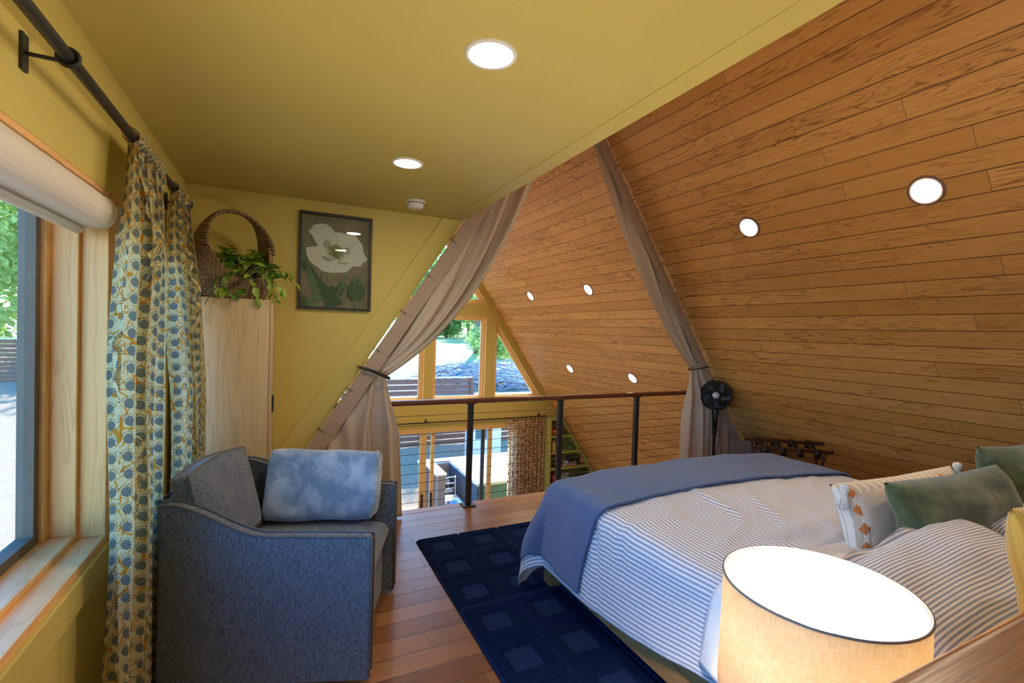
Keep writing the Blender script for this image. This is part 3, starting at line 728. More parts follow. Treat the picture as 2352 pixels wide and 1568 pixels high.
# framed botanical print (flat, in layers)
t = thing('framed_print', 'black framed print of a white poppy with green leaves on the yellow end wall', 'picture', (.3375, YW, 1.985))
fw, fh = .505, .70
fr_ = MB(); o4 = [(-fw / 2, -fh / 2), (fw / 2, -fh / 2), (fw / 2, fh / 2), (-fw / 2, fh / 2)]; fr_.prism(o4, -.030, -.001, 1, holes=[inset(o4, .018)]); fr_.build('frame', 'black', t, bevel=.002)
A_ = [plain('print_ground', (.22, .165, .085), .6, .25, 9), plain('petal_white', (.66, .60, .48), .6, .04, 14), plain('petal_shadow', (.38, .34, .27), .6, .1, 14), plain('leaf_dark', (.035, .075, .03), .6, .2, 30),
      plain('leaf_mid', (.10, .16, .07), .6, .25, 40), plain('stamen', (.34, .35, .13), .6, .1), plain('seed_green', (.16, .20, .02), .6, .2, 60), plain('ink_line', (.30, .29, .24), .6, .05)]
art = MB(); lay = [0]
def ly(poly, mi):
    lay[0] += 1; y = -.006 - lay[0] * .00012
    tr_ = tessellate_polygon([[Vector((p[0], p[1], 0)) for p in poly]]); art.add([(p[0], y, p[1]) for p in poly], [tuple(q) for q in tr_], mi)
ly(inset(o4, .017), 0)
def S2(px, py): return ((px - 605) / 1000 * .523, (770 - py) / 1300 * .70)    # crop pixels of the print
def poly(ps, mi, sub=3, rag=0):
    n = len(ps); out = []
    P_ = [Vector(S2(*p)) for p in ps]
    for i in range(n):
        a, b_, c, d = P_[i - 1], P_[i], P_[(i + 1) % n], P_[(i + 2) % n]
        for k in range(sub):
            u = k / sub; q = .5 * ((2 * b_) + (-a + c) * u + (2 * a - 5 * b_ + 4 * c - d) * u * u + (-a + 3 * b_ - 3 * c + d) * u ** 3)
            if rag: q = q + Vector((random.uniform(-rag, rag), random.uniform(-rag, rag)))
            out.append(tuple(q))
    ly(out, mi)
def line(ps, w, mi):
    P_ = [Vector(S2(*p)) for p in ps]; L1 = []; L2 = []
    for i, p in enumerate(P_):
        d = (P_[min(i + 1, len(P_) - 1)] - P_[max(i - 1, 0)]).normalized(); n_ = Vector((-d.y, d.x)) * w * (1 if 0 < i < len(P_) - 1 else .6); L1.append(tuple(p + n_)); L2.append(tuple(p - n_))
    ly(L1 + L2[::-1], mi)
poly([(160, 540), (215, 640), (250, 760), (230, 900), (180, 920), (150, 880), (150, 700)], 4, 3, .002)
poly([(150, 800), (220, 780), (240, 900), (190, 900)], 3, 2)
line([(230, 930), (255, 1050), (275, 1120)], .0016, 3)
poly([(250, 820), (330, 900), (400, 1000), (440, 900), (430, 1020), (520, 1110), (560, 1080), (620, 1110), (680, 1010), (690, 1090), (640, 1200), (700, 1320), (600, 1370), (470, 1405), (450, 1300), (330, 1300), (280, 1130), (240, 960)], 3, 3, .002)
poly([(250, 830), (300, 930), (370, 1100), (440, 1290), (340, 1290), (290, 1200), (240, 960)], 4, 3, .001)
line([(260, 860), (340, 1060), (460, 1300)], .0012, 4); line([(470, 1300), (470, 1405)], .003, 4)
poly([(730, 935), (800, 940), (740, 990), (740, 1060), (770, 1070), (690, 1150), (650, 1270), (630, 1190), (690, 1060)], 4, 3, .002); poly([(760, 1090), (720, 1130), (660, 1270), (670, 1150)], 3, 2)
poly([(135, 1170), (190, 1290), (240, 1250), (230, 1400), (135, 1400)], 3, 2, .001); line([(135, 1300), (225, 1400)], .001, 4); poly([(245, 1260), (290, 1300), (330, 1310), (350, 1400), (240, 1400)], 4, 3, .001)
line([(400, 880), (425, 985)], .003, 4); line([(485, 900), (500, 1060), (515, 1100), (535, 1050), (548, 900)], .0035, 4)
poly([(240, 375), (300, 330), (290, 300), (400, 262), (490, 270), (560, 330), (600, 400), (640, 520), (600, 640), (480, 640), (390, 590), (340, 520), (290, 430)], 1, 4, .0008)
poly([(590, 380), (640, 355), (760, 370), (850, 370), (920, 440), (960, 500), (980, 600), (1030, 680), (1010, 720), (970, 740), (940, 790), (860, 800), (760, 780), (640, 700), (610, 560)], 1, 4, .0008)
poly([(215, 610), (260, 590), (370, 570), (450, 620), (600, 700), (780, 760), (830, 790), (790, 850), (740, 890), (640, 905), (550, 912), (440, 900), (380, 860), (290, 800), (240, 740)], 1, 4, .0008)
for ps in ([(440, 500), (500, 480), (540, 520), (500, 600), (440, 560)], [(720, 550), (780, 560), (795, 620), (750, 650)], [(430, 690), (520, 720), (560, 750), (500, 760), (430, 730)], [(620, 755), (720, 760), (780, 765), (740, 785), (650, 782)]): poly(ps, 2, 4)
for ln in ([(330, 330), (380, 420), (460, 560)], [(420, 290), (440, 400), (480, 500)], [(500, 300), (520, 400), (540, 500)], [(300, 400), (340, 470), (420, 590)], [(600, 420), (610, 500), (620, 560)], [(860, 460), (830, 540), (800, 600)], [(960, 620), (880, 640), (780, 660)], [(990, 680), (900, 700), (790, 720)], [(260, 640), (340, 640), (430, 690)], [(300, 740), (370, 720), (440, 740)], [(600, 780), (600, 840), (590, 890)], [(640, 780), (670, 830), (700, 860)], [(540, 780), (480, 820), (440, 860)], [(590, 790), (575, 830), (580, 900)], [(940, 780), (870, 740), (800, 740)]):
    line(ln, .0011, 2)
random.seed(3)
for k in range(86):
    a = 2 * pi * k / 86 + random.uniform(-.04, .04); r1 = random.uniform(85, 150); line([(605 + 50 * cos(a), 615 + 45 * sin(a)), (605 + r1 * cos(a) * .9, 625 + r1 * sin(a) * .8), (605 + r1 * cos(a), 625 + r1 * sin(a) * .86)], .0013, 5 if k % 3 else 3)
poly([(540, 600), (560, 555), (605, 540), (655, 560), (675, 605), (650, 640), (590, 648), (550, 635)], 6, 4)
for k in range(7): line([(605, 595), (605 + 60 * cos(k * .9), 595 + 42 * sin(k * .9))], .0009, 5)
poly([(765, 1130), (790, 1060), (860, 1030), (940, 1040), (990, 1090), (1005, 1150), (980, 1230), (920, 1275), (840, 1275), (785, 1220)], 3, 4)
for dx in (-60, -25, 20, 60): line([(885 + dx * .4, 1042), (885 + dx, 1150), (885 + dx * .45, 1268)], .0013, 4)
poly([(815, 970), (850, 955), (890, 975), (925, 952), (965, 975), (970, 1010), (935, 1025), (925, 1045), (890, 1025), (850, 1035), (825, 1010)], 4, 2); poly([(850, 985), (890, 975), (935, 990), (910, 1015), (865, 1010)], 3, 2)
poly([(868, 1275), (905, 1275), (905, 1330), (895, 1420), (875, 1420)], 4, 2)
for ln in ([(735, 1320), (760, 1312), (790, 1312), (812, 1330), (800, 1350), (775, 1352), (812, 1365), (812, 1395), (785, 1415), (750, 1420), (728, 1408)], [(755, 1325), (758, 1405)], [(772, 1318), (776, 1408)], [(728, 1335), (745, 1345), (765, 1338)], [(745, 1370), (790, 1372)], [(785, 1330), (793, 1340), (780, 1348)]): line(ln, .0013, 7)
art.build('print', A_, t)
g = MB(); g.box(-fw / 2 + .017, fw / 2 - .017, -.0225, -.0205, -fh / 2 + .017, fh / 2 - .017); g.build('glazing', 'glass', t)
# ------------------------------------------------------------------ armchair sofa by the window
so = Vector((.341, 2.02, 0)); av = Vector((.3427, .9394, 0)); bv = Vector((-.9394, .3427, 0))
SM = Matrix((av, bv, Vector((0, 0, 1)))).transposed().to_4x4()
t = thing('upholstered_armchair', 'wide grey-blue slipcovered armchair angled in front of the window', 'sofa', so); t.rotation_euler = (0, 0, atan2(av.y, av.x))
RR = MB
def armprof(n=30, d=.84):
    pr = [(0, .02)]
    top = []
    for k in range(n + 1):
        b_ = d * k / n; z = .628 + .135 * sst((b_ - .42) / .40) + .006 * sin(b_ * 3); top.append((b_, z))
    return [(0, .02)] + top + [(d, .02)]
def arm(a0, a1):
    m_ = MB(); m_.prism(armprof(), a0, a1, 0); o = m_.build('arm', 'sofa', t, bevel=.016, bseg=3)
    for aa in (a0 + .003, a1 - .003):
        p_ = MB(); pr = armprof()[1:-1]; p_.tube([(aa, -.004, .03)] + [(aa, b_ - .004, z + .003) for b_, z in pr] + [(aa, .842, .05)], .006, 8); p_.build('piping', 'piping', o)
    return o
# local x = av, y = bv after the empty's rotation
arm(.02, .078); arm(.708, .766)
b = MB(); b.box(.085, .70, .055, .80, .03, .30); b.build('base', 'sofa', t, bevel=.02, bseg=3)
b = MB(); b.prism([(.78, .02), (.86, .02), (.885, .76), (.83, .76)], .085, .70, 0); b.build('back', 'sofa', t, bevel=.02, bseg=3)
b = MB(); b.tube([(.085, .885, .762), (.40, .889, .768), (.70, .885, .762)], .006, 8); b.build('piping', 'piping', t)
def cushion(w, h, tk, n=26, puff=2.6, ed=.5, wob=.0, seed=0, corner=.0):
    mb_ = MB()
    def f(sd):
        def g(a, b_):
            u, v = a * 2 - 1, b_ * 2 - 1
            k = max(0, (1 - abs(u) ** puff)) ** ed * max(0, (1 - abs(v) ** puff)) ** ed
            e = 1 - corner * (abs(u) ** 2 * (1 - abs(v)) * 1.2 + 0); e2 = 1 - corner * (abs(v) ** 2 * (1 - abs(u)) * 1.2)
            wv = wob * nz(u * 1.7 + seed, v * 1.7, sd + seed)
            return (u * w / 2 * e, v * h / 2 * e2, sd * (tk / 2 * k) + wv * k)
        return g
    for sd in (1, -1): mb_.grid(f(sd), n, n, uvf=lambda a, b_: (a * w, b_ * h))
    return mb_
m_ = MB()
def seatf(sd):
    def g(a, b_):
        u, v = a * 2 - 1, b_ * 2 - 1
        k = max(0, (1 - abs(u) ** 7)) ** .35 * max(0, (1 - abs(v) ** 7)) ** .35
        return (.3925 + u * .302, .385 + v * .365, .385 + sd * (.072 * k + .014 * (1 - u * u) * (1 - v * v) * (sd > 0)))
    return g
m_.grid(seatf(1), 40, 40); m_.grid(seatf(-1), 40, 40); o = m_.build('seat_cushion', 'sofa', t, weld=True)
# loose back cushion: box-edged, leaning on the back
t = thing('back_cushion', 'plump grey cushion with piped edges leaning on the armchair back', 'cushion', (so + av * .325 + bv * .745 + Vector((0, 0, .668)))); t.rotation_euler = (0, 0, atan2(av.y, av.x) )
w_, h_, tk = .50, .40, .13
lean = Matrix.Rotation(radians(-14), 4, 'X')
def boxc(a, c_, sd):
    u, v = a * 2 - 1, c_ * 2 - 1; k = max(0, (1 - abs(u) ** 3.2)) ** .5 * max(0, (1 - abs(v) ** 3.2)) ** .5
    ee = .012 * nz(u * 2, v * 2, sd * 3)
    return lean @ Vector((u * (w_ / 2) * (1 - .03 * (1 - abs(v))), sd * (.034 + .045 * k + ee * k), v * h_ / 2 + .025 * (1 - u * u) * (v > 0) * v))
m_ = MB(); m_.grid(lambda a, c_: boxc(a, c_, -1), 34, 34); m_.grid(lambda a, c_: boxc(a, c_, 1), 34, 34)
edge = [(k / 20, 0) for k in range(20)] + [(1, k / 20) for k in range(20)] + [(1 - k / 20, 1) for k in range(20)] + [(0, 1 - k / 20) for k in range(20)]
ev = [Vector(boxc(a, c_, -1)) for a, c_ in edge] + [Vector(boxc(a, c_, 1)) for a, c_ in edge]; n = len(edge)
m_.add(ev, [(i, (i + 1) % n, n + (i + 1) % n, n + i) for i in range(n)], smooth=True)
c_o = m_.build('cover', 'sofa', t, weld=True)
for sd in (0, 1):
    p_ = MB(); p_.tube([ev[sd * n + i] * 1.004 for i in range(n)], .0058, 8, closed=True); p_.build('piping', 'piping', t)
# folded plush throw leaning on the far arm
t = thing('plush_throw', 'folded light blue plush blanket standing against the far arm of the armchair', 'blanket', (so + av * .60 + bv * .37 + Vector((0, 0, .466)))); t.rotation_euler = (0, 0, atan2(av.y, av.x))
lean = Matrix.Rotation(radians(13), 4, 'Y')
def roundrect(w, h, r, n=7):
    out = []
    for cx_, cz_, a0 in ((w / 2 - r, h / 2 - r, 0), (-w / 2 + r, h / 2 - r, pi / 2), (-w / 2 + r, -h / 2 + r, pi), (w / 2 - r, -h / 2 + r, 3 * pi / 2)):
        for k in range(n + 1):
            a = a0 + pi / 2 * k / n; out.append((cx_ + r * cos(a), cz_ + r * sin(a)))
    return out
m_ = MB(); rr_ = roundrect(.115, .375, .055, 8); nr = len(rr_); W_ = .56
def th(a, c_):
    i = int(a * nr) % nr; x, z = rr_[i]; y = (c_ - .5) * W_
    e = abs(c_ * 2 - 1); sc = (1 - e ** 9) ** .5 * .30 + .70 if e < 1 else .70
    bul = 1 + .14 * nz(x * 8, y * 4, z * 5)
    z = z * (1 - .06 * e * e) + .012 * nz(y * 5, z * 3, 2)
    y = y - .05 * z + .012 * nz(z * 9, x * 9, 4)
    return lean @ Vector((x * bul * sc - .02, y, z * (.95 if e > .97 else 1) + .195))
m_.grid(th, nr, 46)
m_.build('blanket_body', 'throw', t)
e_ = MB()                                             # rolled folds showing at the front end
for k, (xo_, r0) in enumerate(((-.042, .026), (.012, .027), (.058, .022))):
    def roll(a, c_):
        i = a * 2 * pi; z = .02 + c_ * .345; tap = sin(pi * min(1, max(0, c_ * 1.0))) ** .35
        return lean @ Vector((xo_ - .02 + (r0 * (.6 + .4 * tap) + .004 * nz(c_ * 6, k)) * cos(i), -.268 - .012 * z + .030 * tap * sin(i) + .010 * nz(c_ * 5, k * 3), z + .008))
    e_.grid(roll, 16, 26)
e_.build('fold', 'throw', t, subd=0)

# ------------------------------------------------------------------ rug
t_ = MB(); RX0, RX1, RY0, RY1 = .875, 3.28, .70, 3.285; P0 = .308
def rug_h(x, y):
    u = (x - RX0 - .0) / P0; v = (RY1 - y) / P0; fu = u - floor(u); fv = v - floor(v)
    d = max(abs(fu - .5), abs(fv - .5)) * P0          # distance from the cell centre
    h = .026
    if d > P0 / 2 - .008: h = .016
    elif d < .078: h = .013
    sq = d < .074 or d > P0 / 2 - .007
    ed = min(x - RX0, RX1 - x, y - RY0, RY1 - y); h *= min(1, .45 + ed / .03)
    return h + .0012 * nz(x * 60, y * 60), sq
nx_, ny_ = 184, 322; sx = (2.35 - RX0) / nx_
vs_ = []; XR_ = 2.35
for j in range(ny_ + 1):
    for i in range(nx_ + 1):
        x = RX0 + (XR_ - RX0) * i / nx_; y = RY0 + (RY1 - RY0) * j / ny_; vs_.append((x + .002 * nz(y * 14, 1), y + .002 * nz(x * 14, 5), rug_h(x, y)[0]))
f1, f2 = [], []
for j in range(ny_):
    for i in range(nx_):
        x = RX0 + (XR_ - RX0) * (i + .5) / nx_; y = RY0 + (RY1 - RY0) * (j + .5) / ny_; k = j * (nx_ + 1) + i
        (f2 if rug_h(x, y)[1] else f1).append((k, k + 1, k + nx_ + 2, k + nx_ + 1))
t_.add(vs_, f1, 0, smooth=True); o_ = 0
t_.f += [list(f) for f in f2]; t_.mi += [1] * len(f2); t_.sm += [True] * len(f2); t_.uv += [[(0, 0)] * 4] * len(f2)
# skirt down to the floor
bd = [(i, 0) for i in range(nx_ + 1)] + [(nx_, j) for j in range(1, ny_ + 1)] + [(i, ny_) for i in range(nx_ - 1, -1, -1)] + [(0, j) for j in range(ny_ - 1, 0, -1)]
top = [vs_[j * (nx_ + 1) + i] for i, j in bd]; n = len(top)
t_.add(top + [(p[0], p[1], .001) for p in top], [(i, (i + 1) % n, n + (i + 1) % n, n + i) for i in range(n)])
o = t_.build('area_rug', ['rug', 'rug2']); tag(o, 'navy rug carved with rows of sunken squares, under the bed', 'rug')

# ------------------------------------------------------------------ bed
BX0, BX1, BY0, BY1 = 1.46, 3.29, .42, 2.36
t = thing('platform_bed', 'wooden platform bed with a white mattress under striped bedding', 'bed', ((BX0 + BX1) / 2, (BY0 + BY1) / 2, 0)); T = Matrix.Translation((-(BX0 + BX1) / 2, -(BY0 + BY1) / 2, 0))
for xa, xb in ((BX0 - .035, BX0 - .005), (BX1 + .005, BX1 + .035)):
    m_ = MB(); m_.box(xa, xb, BY0, BY1 + .01, .115, .30); m_.xf(T).build('side_rail', 'bedwood', t, bevel=.003)
m_ = MB(); m_.box(BX0 - .035, BX1 + .035, BY1 + .01, BY1 + .045, .115, .30); m_.xf(T).build('foot_rail', 'bedwood', t, bevel=.003)
for x in (BX0 - .02, BX1 - .06):
    for y in (BY0 + .02, BY1 + .01):
        m_ = MB(); m_.box(x, x + .08, y, y + .08, .016, .30); m_.xf(T).build('leg', 'bedwood', t, bevel=.004)
m_ = MB(); m_.box(BX0, BX1, BY0, BY1, .28, .31); m_.xf(T).build('slat_base', 'bedwood', t)
o = MB().box(BX0 + .02, BX1 - .02, BY0 + .01, BY1, .312, .60).build('mattress', 'mattress', bevel=.05, bseg=4); tag(o, 'thick white mattress on the platform bed, covered by the striped duvet', 'mattress')
def draper(x0, x1, y1, top, R, flare=.10, fold=.03, seed=0, corner=0):
    def f(p, q, off=0):
        cx_ = min(max(p, x0), x1); cy_ = min(q, y1); dx, dy = p - cx_, q - cy_; r = hypot(dx, dy)
        puff = .035 * (1 - ((cx_ - (x0 + x1) / 2) / ((x1 - x0) / 2)) ** 2) + .010 * nz(cx_ * 3, cy_ * 3, seed) + .004 * nz(cx_ * 11, cy_ * 5, seed)
        if r < 1e-6: return Vector((p, q, top + puff + off))
        ux, uy = dx / r, dy / r; Ro = R + off; A = Ro * pi / 2
        rr = r * (Ro / R if False else 1)
        if rr < A: h = Ro * sin(rr / Ro); dz = Ro * (1 - cos(rr / Ro))
        else:
            e = rr - A; h = Ro + flare * e; dz = Ro + e
        s = (q if abs(dx) > abs(dy) else p); fo = fold * sst((dz - .06) / .25)
        ang = atan2(dy, dx); h += corner * abs(sin(2 * ang)) ** 1.5 * sst(dz / .45)
        h += fo * (sin(s * 13 + seed + ang * 2) * .55 + .7 * nz(s * 5, dz * 3, seed))
        return Vector((cx_ + ux * h, cy_ + uy * h, top + puff + off - dz))
    return f
X0, X1, Y1 = BX0 + .02, BX1 - .03, BY1 - .05
D = draper(X0, X1, Y1, .648, .085, .12, .006, 1.0, corner=.11)
def duv(a, b_):
    p = X0 - .50 + (X1 - X0 + .92) * a; q = .62 + (Y1 + .58 - .62) * b_
    if a < .2:   # hem rises toward the head of the bed
        k = (1 - a / .2); p += k * .16 * sst((1.9 - q) / 1.1)
    v_ = D(p, q)
    # diagonal creases from the lamp side
    t_c = (q - .78 * p) * 2.9 + 1.1 * nz(p * 1.6, q * 1.6, 9); fr_c = abs((t_c % 1.0) - .5) * 2
    c_ = (max(0, 1 - fr_c * 2.6) ** 1.5 * .013 - max(0, 1 - abs(fr_c - .5) * 3) * .004) * max(0, .35 + nz(p * 1.9, q * 1.5, 4) * 1.6)
    c_ += .0035 * nz(p * 9, q * 4, 6)
    v_.z += c_ * (1 if v_.z > .5 else .2); v_.x += c_ * (.8 if v_.z < .6 else 0)
    return v_
m_ = MB(); m_.grid(duv, 200, 170, uvf=lambda a, b_: (a * (X1 - X0 + .92), b_ * 2.2)); o = m_.build('striped_duvet', 'stripe', solid=.008); tag(o, 'white duvet with thin blue-grey stripes spread over the bed', 'duvet')
# white top sheet folded back near the pillows
D2 = draper(X0, X1, Y1, .663, .095, .16, .04, 7.0)
def sh(a, b_):
    p = X0 - .37 + (X1 - X0 + .60) * a; q = .52 + .63 * b_ + .03 * nz(a * 5, 2)
    if a < .25: q += .10 * (1 - a / .25) * (b_ - .3); p += (1 - a / .25) * .10 * (1 - b_) 
    return D2(p, q)
m_ = MB(); m_.grid(sh, 130, 40); o = m_.build('top_sheet', 'sheet', solid=.004); tag(o, 'plain white sheet folded back over the duvet near the lamp', 'sheet')
# navy blanket across the foot
D3 = draper(X0, X1, Y1, .670, .105, .12, .006, 1.0, corner=.10)
def bl(a, b_):
    yn = 1.83 + .05 * sin(a * 4) ; p = X0 - .50 + (X1 - X0 + .70) * a; 
    y_near = yn + (.10 * sst((.2 - a) / .2)); q = y_near + (Y1 + .30 - y_near) * b_
    hem = 0
    if a < .18: p += (1 - a / .18) * (.04 * sst(b_ * 1.1))
    w = .0025 * nz(q * 9, p * 1.3, 3)
    v_ = D3(p, q); v_.z += w * 2; return v_
m_ = MB(); m_.grid(bl, 170, 60, uvf=lambda a, b_: (b_ * .85, a * 2.55)); o = m_.build('foot_blanket', 'waffle', solid=.009); tag(o, 'navy blue waffle-knit blanket laid across the foot of the bed', 'blanket')

# ------------------------------------------------------------------ headboard, nightstand, lamp
o = thing('headboard', 'wide wooden headboard whose top edge fills the lower right corner', 'headboard', (2.4, .30, 0))
def rounded(y0, y1, z0, z1, r=.022, n=6):
    out = [(y0, z0), (y1, z0)]
    for k in range(n + 1): a = pi / 2 * k / n; out.append((y1 - r + r * cos(a), z1 - r + r * sin(a)))
    for k in range(n + 1): a = pi / 2 + pi / 2 * k / n; out.append((y0 + r + r * cos(a), z1 - r + r * sin(a)))
    return out
m_ = MB(); m_.prism(rounded(-.08, .055, 1.0, 1.06), -1.85, 1.75, 0); m_.build('cap_rail', 'ledge', o)
m_ = MB(); m_.box(-1.80, 1.70, -.03, .03, .02, 1.0); m_.build('panel', 'ledge', o)
for x in (-1.82, -.94, .94, 1.66):
    m_ = MB(); m_.box(x, x + .07, -.045, .045, 0, 1.0); m_.build('post', 'ledge', o, bevel=.004)
t = thing('nightstand', 'small wooden nightstand under the glowing lamp, mostly below the frame', 'nightstand', (1.055, .62, 0))
m_ = MB(); m_.box(-.225, .225, -.21, .25, .57, .595); m_.build('top', 'bedwood', t, bevel=.003)
m_ = MB(); m_.box(-.21, .21, -.20, .235, .28, .57); m_.build('body', 'bedwood', t, bevel=.003)
m_ = MB(); m_.box(-.195, .195, .235, .25, .30, .555); d_ = m_.build('drawer', 'bedwood', t, bevel=.003)
m_ = MB(); m_.lathe([(0, .02), (.01, .018), (.012, .01), (.006, 0)], 16, mat=Matrix.Translation((0, .25, .43)) @ Matrix.Rotation(-pi / 2, 4, 'X')); m_.build('knob', 'black', d_)
for x in (-.19, .15):
    for y in (-.18, .19): m_ = MB(); m_.box(x, x + .04, y, y + .04, .0, .28); m_.build('leg', 'bedwood', t, bevel=.003)
LX, LY, LZ, LR, LH = 1.045, .617, .994, .186, .25
t = thing('table_lamp', 'glowing linen drum-shade table lamp in the foreground beside the bed', 'lamp', (LX, LY, .596))
zt = LZ - .596
m_ = MB(); m_.lathe([(LR + .004, zt - LH), (LR, zt)], 96, uvk=LR); m_.build('lamp_shade', 'linen', t, solid=.0012)
m_ = MB(); m_.lathe([(LR - .001, zt - LH + .002), (LR - .004, zt - .003)], 96, uvk=LR); m_.build('shade_lining', 'shade_in', t)
m_ = MB(); m_.tube([((LR + .0005) * cos(2 * pi * k / 96), (LR + .0005) * sin(2 * pi * k / 96), zt) for k in range(96)], .0028, 6, closed=True)
m_.build('shade_rim', 'shade_rim', t)
m_ = MB(); m_.lathe([(0, 0), (.075, 0), (.08, .01), (.07, .02), (.03, .035), (.024, .06), (.05, .10), (.055, .13), (.03, .17), (.012, .185), (.012, .205), (0, .205)], 32); m_.build('base', 'black', t)
m_ = MB()
for k in range(3): a = 2 * pi * k / 3 + .4; m_.tube([(.012 * cos(a), .012 * sin(a), .19), (LR * .99 * cos(a), LR * .99 * sin(a), .19)], .002, 6)
m_.build('shade_spider', 'steel', t)
m_ = MB(); m_.lathe([(0, .205), (.013, .205), (.014, .262), (.024, .287), (.030, .312), (.026, .335), (.014, .348), (0, .351)], 24); m_.build('bulb', 'bulb', t)

# ------------------------------------------------------------------ pillows
def pillow(name, label, mat, w, h, tk, loc, rot, n=30, puff=2.6, ed=.5, wob=.03, seed=0, corner=.05, group=None, cat='pillow'):
    t = thing(name, label, cat, loc, group); t.rotation_euler = [radians(q) for q in rot]
    cushion(w, h, tk, n, puff, ed, wob, seed, corner).build('cover', mat, t, weld=True); return t
# local x along width, y = height, z = thickness; rotate about X to stand it up
t = pillow('tufted_lumbar_pillow', 'long cream pillow with rust-orange tufts and corner tassels, in front of the green ones', 'cream', .93, .29, .17, (2.53, 1.13, .785), (70, 0, -2), seed=1, wob=.015)
bk = MB()
def bkf(a, b_):
    u, v = a * 2 - 1, b_ * 2 - 1; k = max(0, (1 - abs(u) ** 2.6)) ** .5 * max(0, (1 - abs(v) ** 2.6)) ** .5
    return (u * .41, v * .118, (.17 / 2 * k) * 1.05 * (max(0, (1 - abs(u * .88) ** 2.6)) ** .5 * max(0, (1 - abs(v * .83) ** 2.6)) ** .5) / max(k, .001) + .004 - .012 * max(abs(u), abs(v)) ** 8)
bk.grid(bkf, 30, 24); bk.build('back_panel', 'cream_plain', t)
def tassel(par, loc, sw):
    g = MB(); g.lathe([(0, .026), (.016, .02), (.02, .006), (.015, -.010), (.011, -.014), (.014, -.020)], 16); 
    for k in range(26):
        a = 2 * pi * k / 26 + .2 * nz(k, 2); r = random.uniform(.008, .022); g.tube([(.007 * cos(a), .007 * sin(a), -.012), (r * .9 * cos(a), r * .9 * sin(a), -.045), (r * cos(a) * 1.3, r * sin(a) * 1.3, -.08 + random.uniform(-.006, .006))], .002, 5)
    o = g.build('tassel', 'tassel', par); o.matrix_parent_inverse = Matrix.Identity(4)
    Rt = par.matrix_basis.to_3x3().inverted().to_4x4(); o.matrix_basis = Matrix.Translation(loc) @ Rt
for lx, ly_, s_ in ((-.43, .12, 1), (.445, .135, 1), (-.45, -.14, 1), (.45, -.14, 1)): tassel(t, (lx, ly_, .035), s_)
pillow('velvet_pillow', 'green velvet pillow nearest the lamp, overlapping the cream tufted pillow', 'velvet', .86, .35, .19, (2.53, .94, .815), (70, 0, -2), seed=3, wob=.05, corner=.06, group='green velvet pillows on the bed')
pillow('velvet_pillow', 'green velvet pillow farthest from the lamp, cut off by the right edge', 'velvet', .50, .42, .19, (3.22, .95, .85), (66, 0, -6), seed=8, wob=.05, corner=.06, group='green velvet pillows on the bed')
# striped sleeping pillow with a wide flange
t = thing('striped_pillow', 'big striped sleeping pillow with a blue-lit flange, between lamp and headboard', 'pillow', (2.0, .71, .735), 'striped sleeping pillows'); t.rotation_euler = (radians(20), radians(-3), radians(4))
def sp(sd):
    def g(a, b_):
        u, v = a * 2 - 1, b_ * 2 - 1; uu = min(1, max(-1, u * 1.14)); vv = min(1, max(-1, v * 1.14))
        k = max(0, 1 - abs(uu) ** 2.6) ** .42 * max(0, 1 - abs(vv) ** 2.6) ** .42
        e = max(abs(u), abs(v)); fl = .022 * sin(u * 9 + v * 13) * sst((e - .82) / .18) + .02 * nz(u * 2, v * 2, 3) * k
        dr_ = -.07 * sst((abs(u) - .84) / .16)
        return (u * .50, v * .24, sd * (.10 * k) + fl + dr_ + sd * .001)
    return g
m_ = MB(); m_.grid(sp(1), 64, 48, uvf=lambda a, b_: (b_ * .6 + .1 * a, a)); m_.grid(sp(-1), 64, 48, uvf=lambda a, b_: (b_ * .6, a)); m_.build('pillowcase', 'stripe_pillow', t, weld=True)
t2 = copy_tree(t); t2.location = (3.0, .71, .735); t2['label'] = 'second striped sleeping pillow, beyond the right edge of the photo'
pillow('mustard_pillow', 'mustard yellow corduroy pillow leaning on the headboard at the right edge', 'mustard', .50, .46, .16, (1.98, .475, .87), (76, 0, -4), seed=5, wob=.02)

# ------------------------------------------------------------------ fan, luggage rack, pouf
FX, FY = 4.16, 3.60
t = thing('pedestal_fan', 'black pedestal fan with a silver hub standing in front of the right drape', 'fan', (FX, FY, 0))
m_ = MB(); m_.lathe([(0, 0), (.135, 0), (.14, .012), (.128, .022), (.03, .035), (.022, .05)], 40); m_.build('base', 'blackp', t)
m_ = MB(); m_.lathe([(.0165, .04), (.0165, .56)], 20); m_.lathe([(.022, .48), (.024, .56), (.024, .57), (0, .57)], 20); m_.build('pole', 'blackp', t)
m_ = MB(); m_.lathe([(0, .55), (.026, .55), (.030, .70), (.036, .755), (.03, .77), (0, .77)], 20); n_o = m_.build('control_column', 'blackp', t)
m_ = MB()
dirc = Vector((-FX, -FY, .55)).normalized()
for i in range(3):
    for j in range(2): m_.box(-.002 + (j - .5) * .012, .002 + (j - .5) * .012, -.034, -.0305, .665 + i * .014, .669 + i * .014, mat=Matrix.Rotation(atan2(dirc.y, dirc.x) + pi / 2, 4, 'Z'))
m_.build('button', 'white', t)
hd = Matrix.Translation((0, 0, .905)) @ dirc.to_track_quat('Z', 'Y').to_matrix().to_4x4()
m_ = MB(); m_.lathe([(.148, -.03), (.156, -.02), (.158, .01), (.15, .03), (.143, .034)], 56, mat=hd); m_.lathe([(.143, .034), (.140, .03), (.143, -.03)], 56, mat=hd); m_.build('housing', 'blackp', t)
gr = MB()
for k in range(56):
    a0 = 2 * pi * k / 56; pts = []
    for i in range(7):
        r = .040 + (.145 - .040) * i / 6; a = a0 + 1.0 * (i / 6) ** 1.2; pts.append(hd @ Vector((r * cos(a), r * sin(a), .040 - .010 * (i / 6) ** 2)))
    gr.tube(pts, .0016, 4, cap=False)
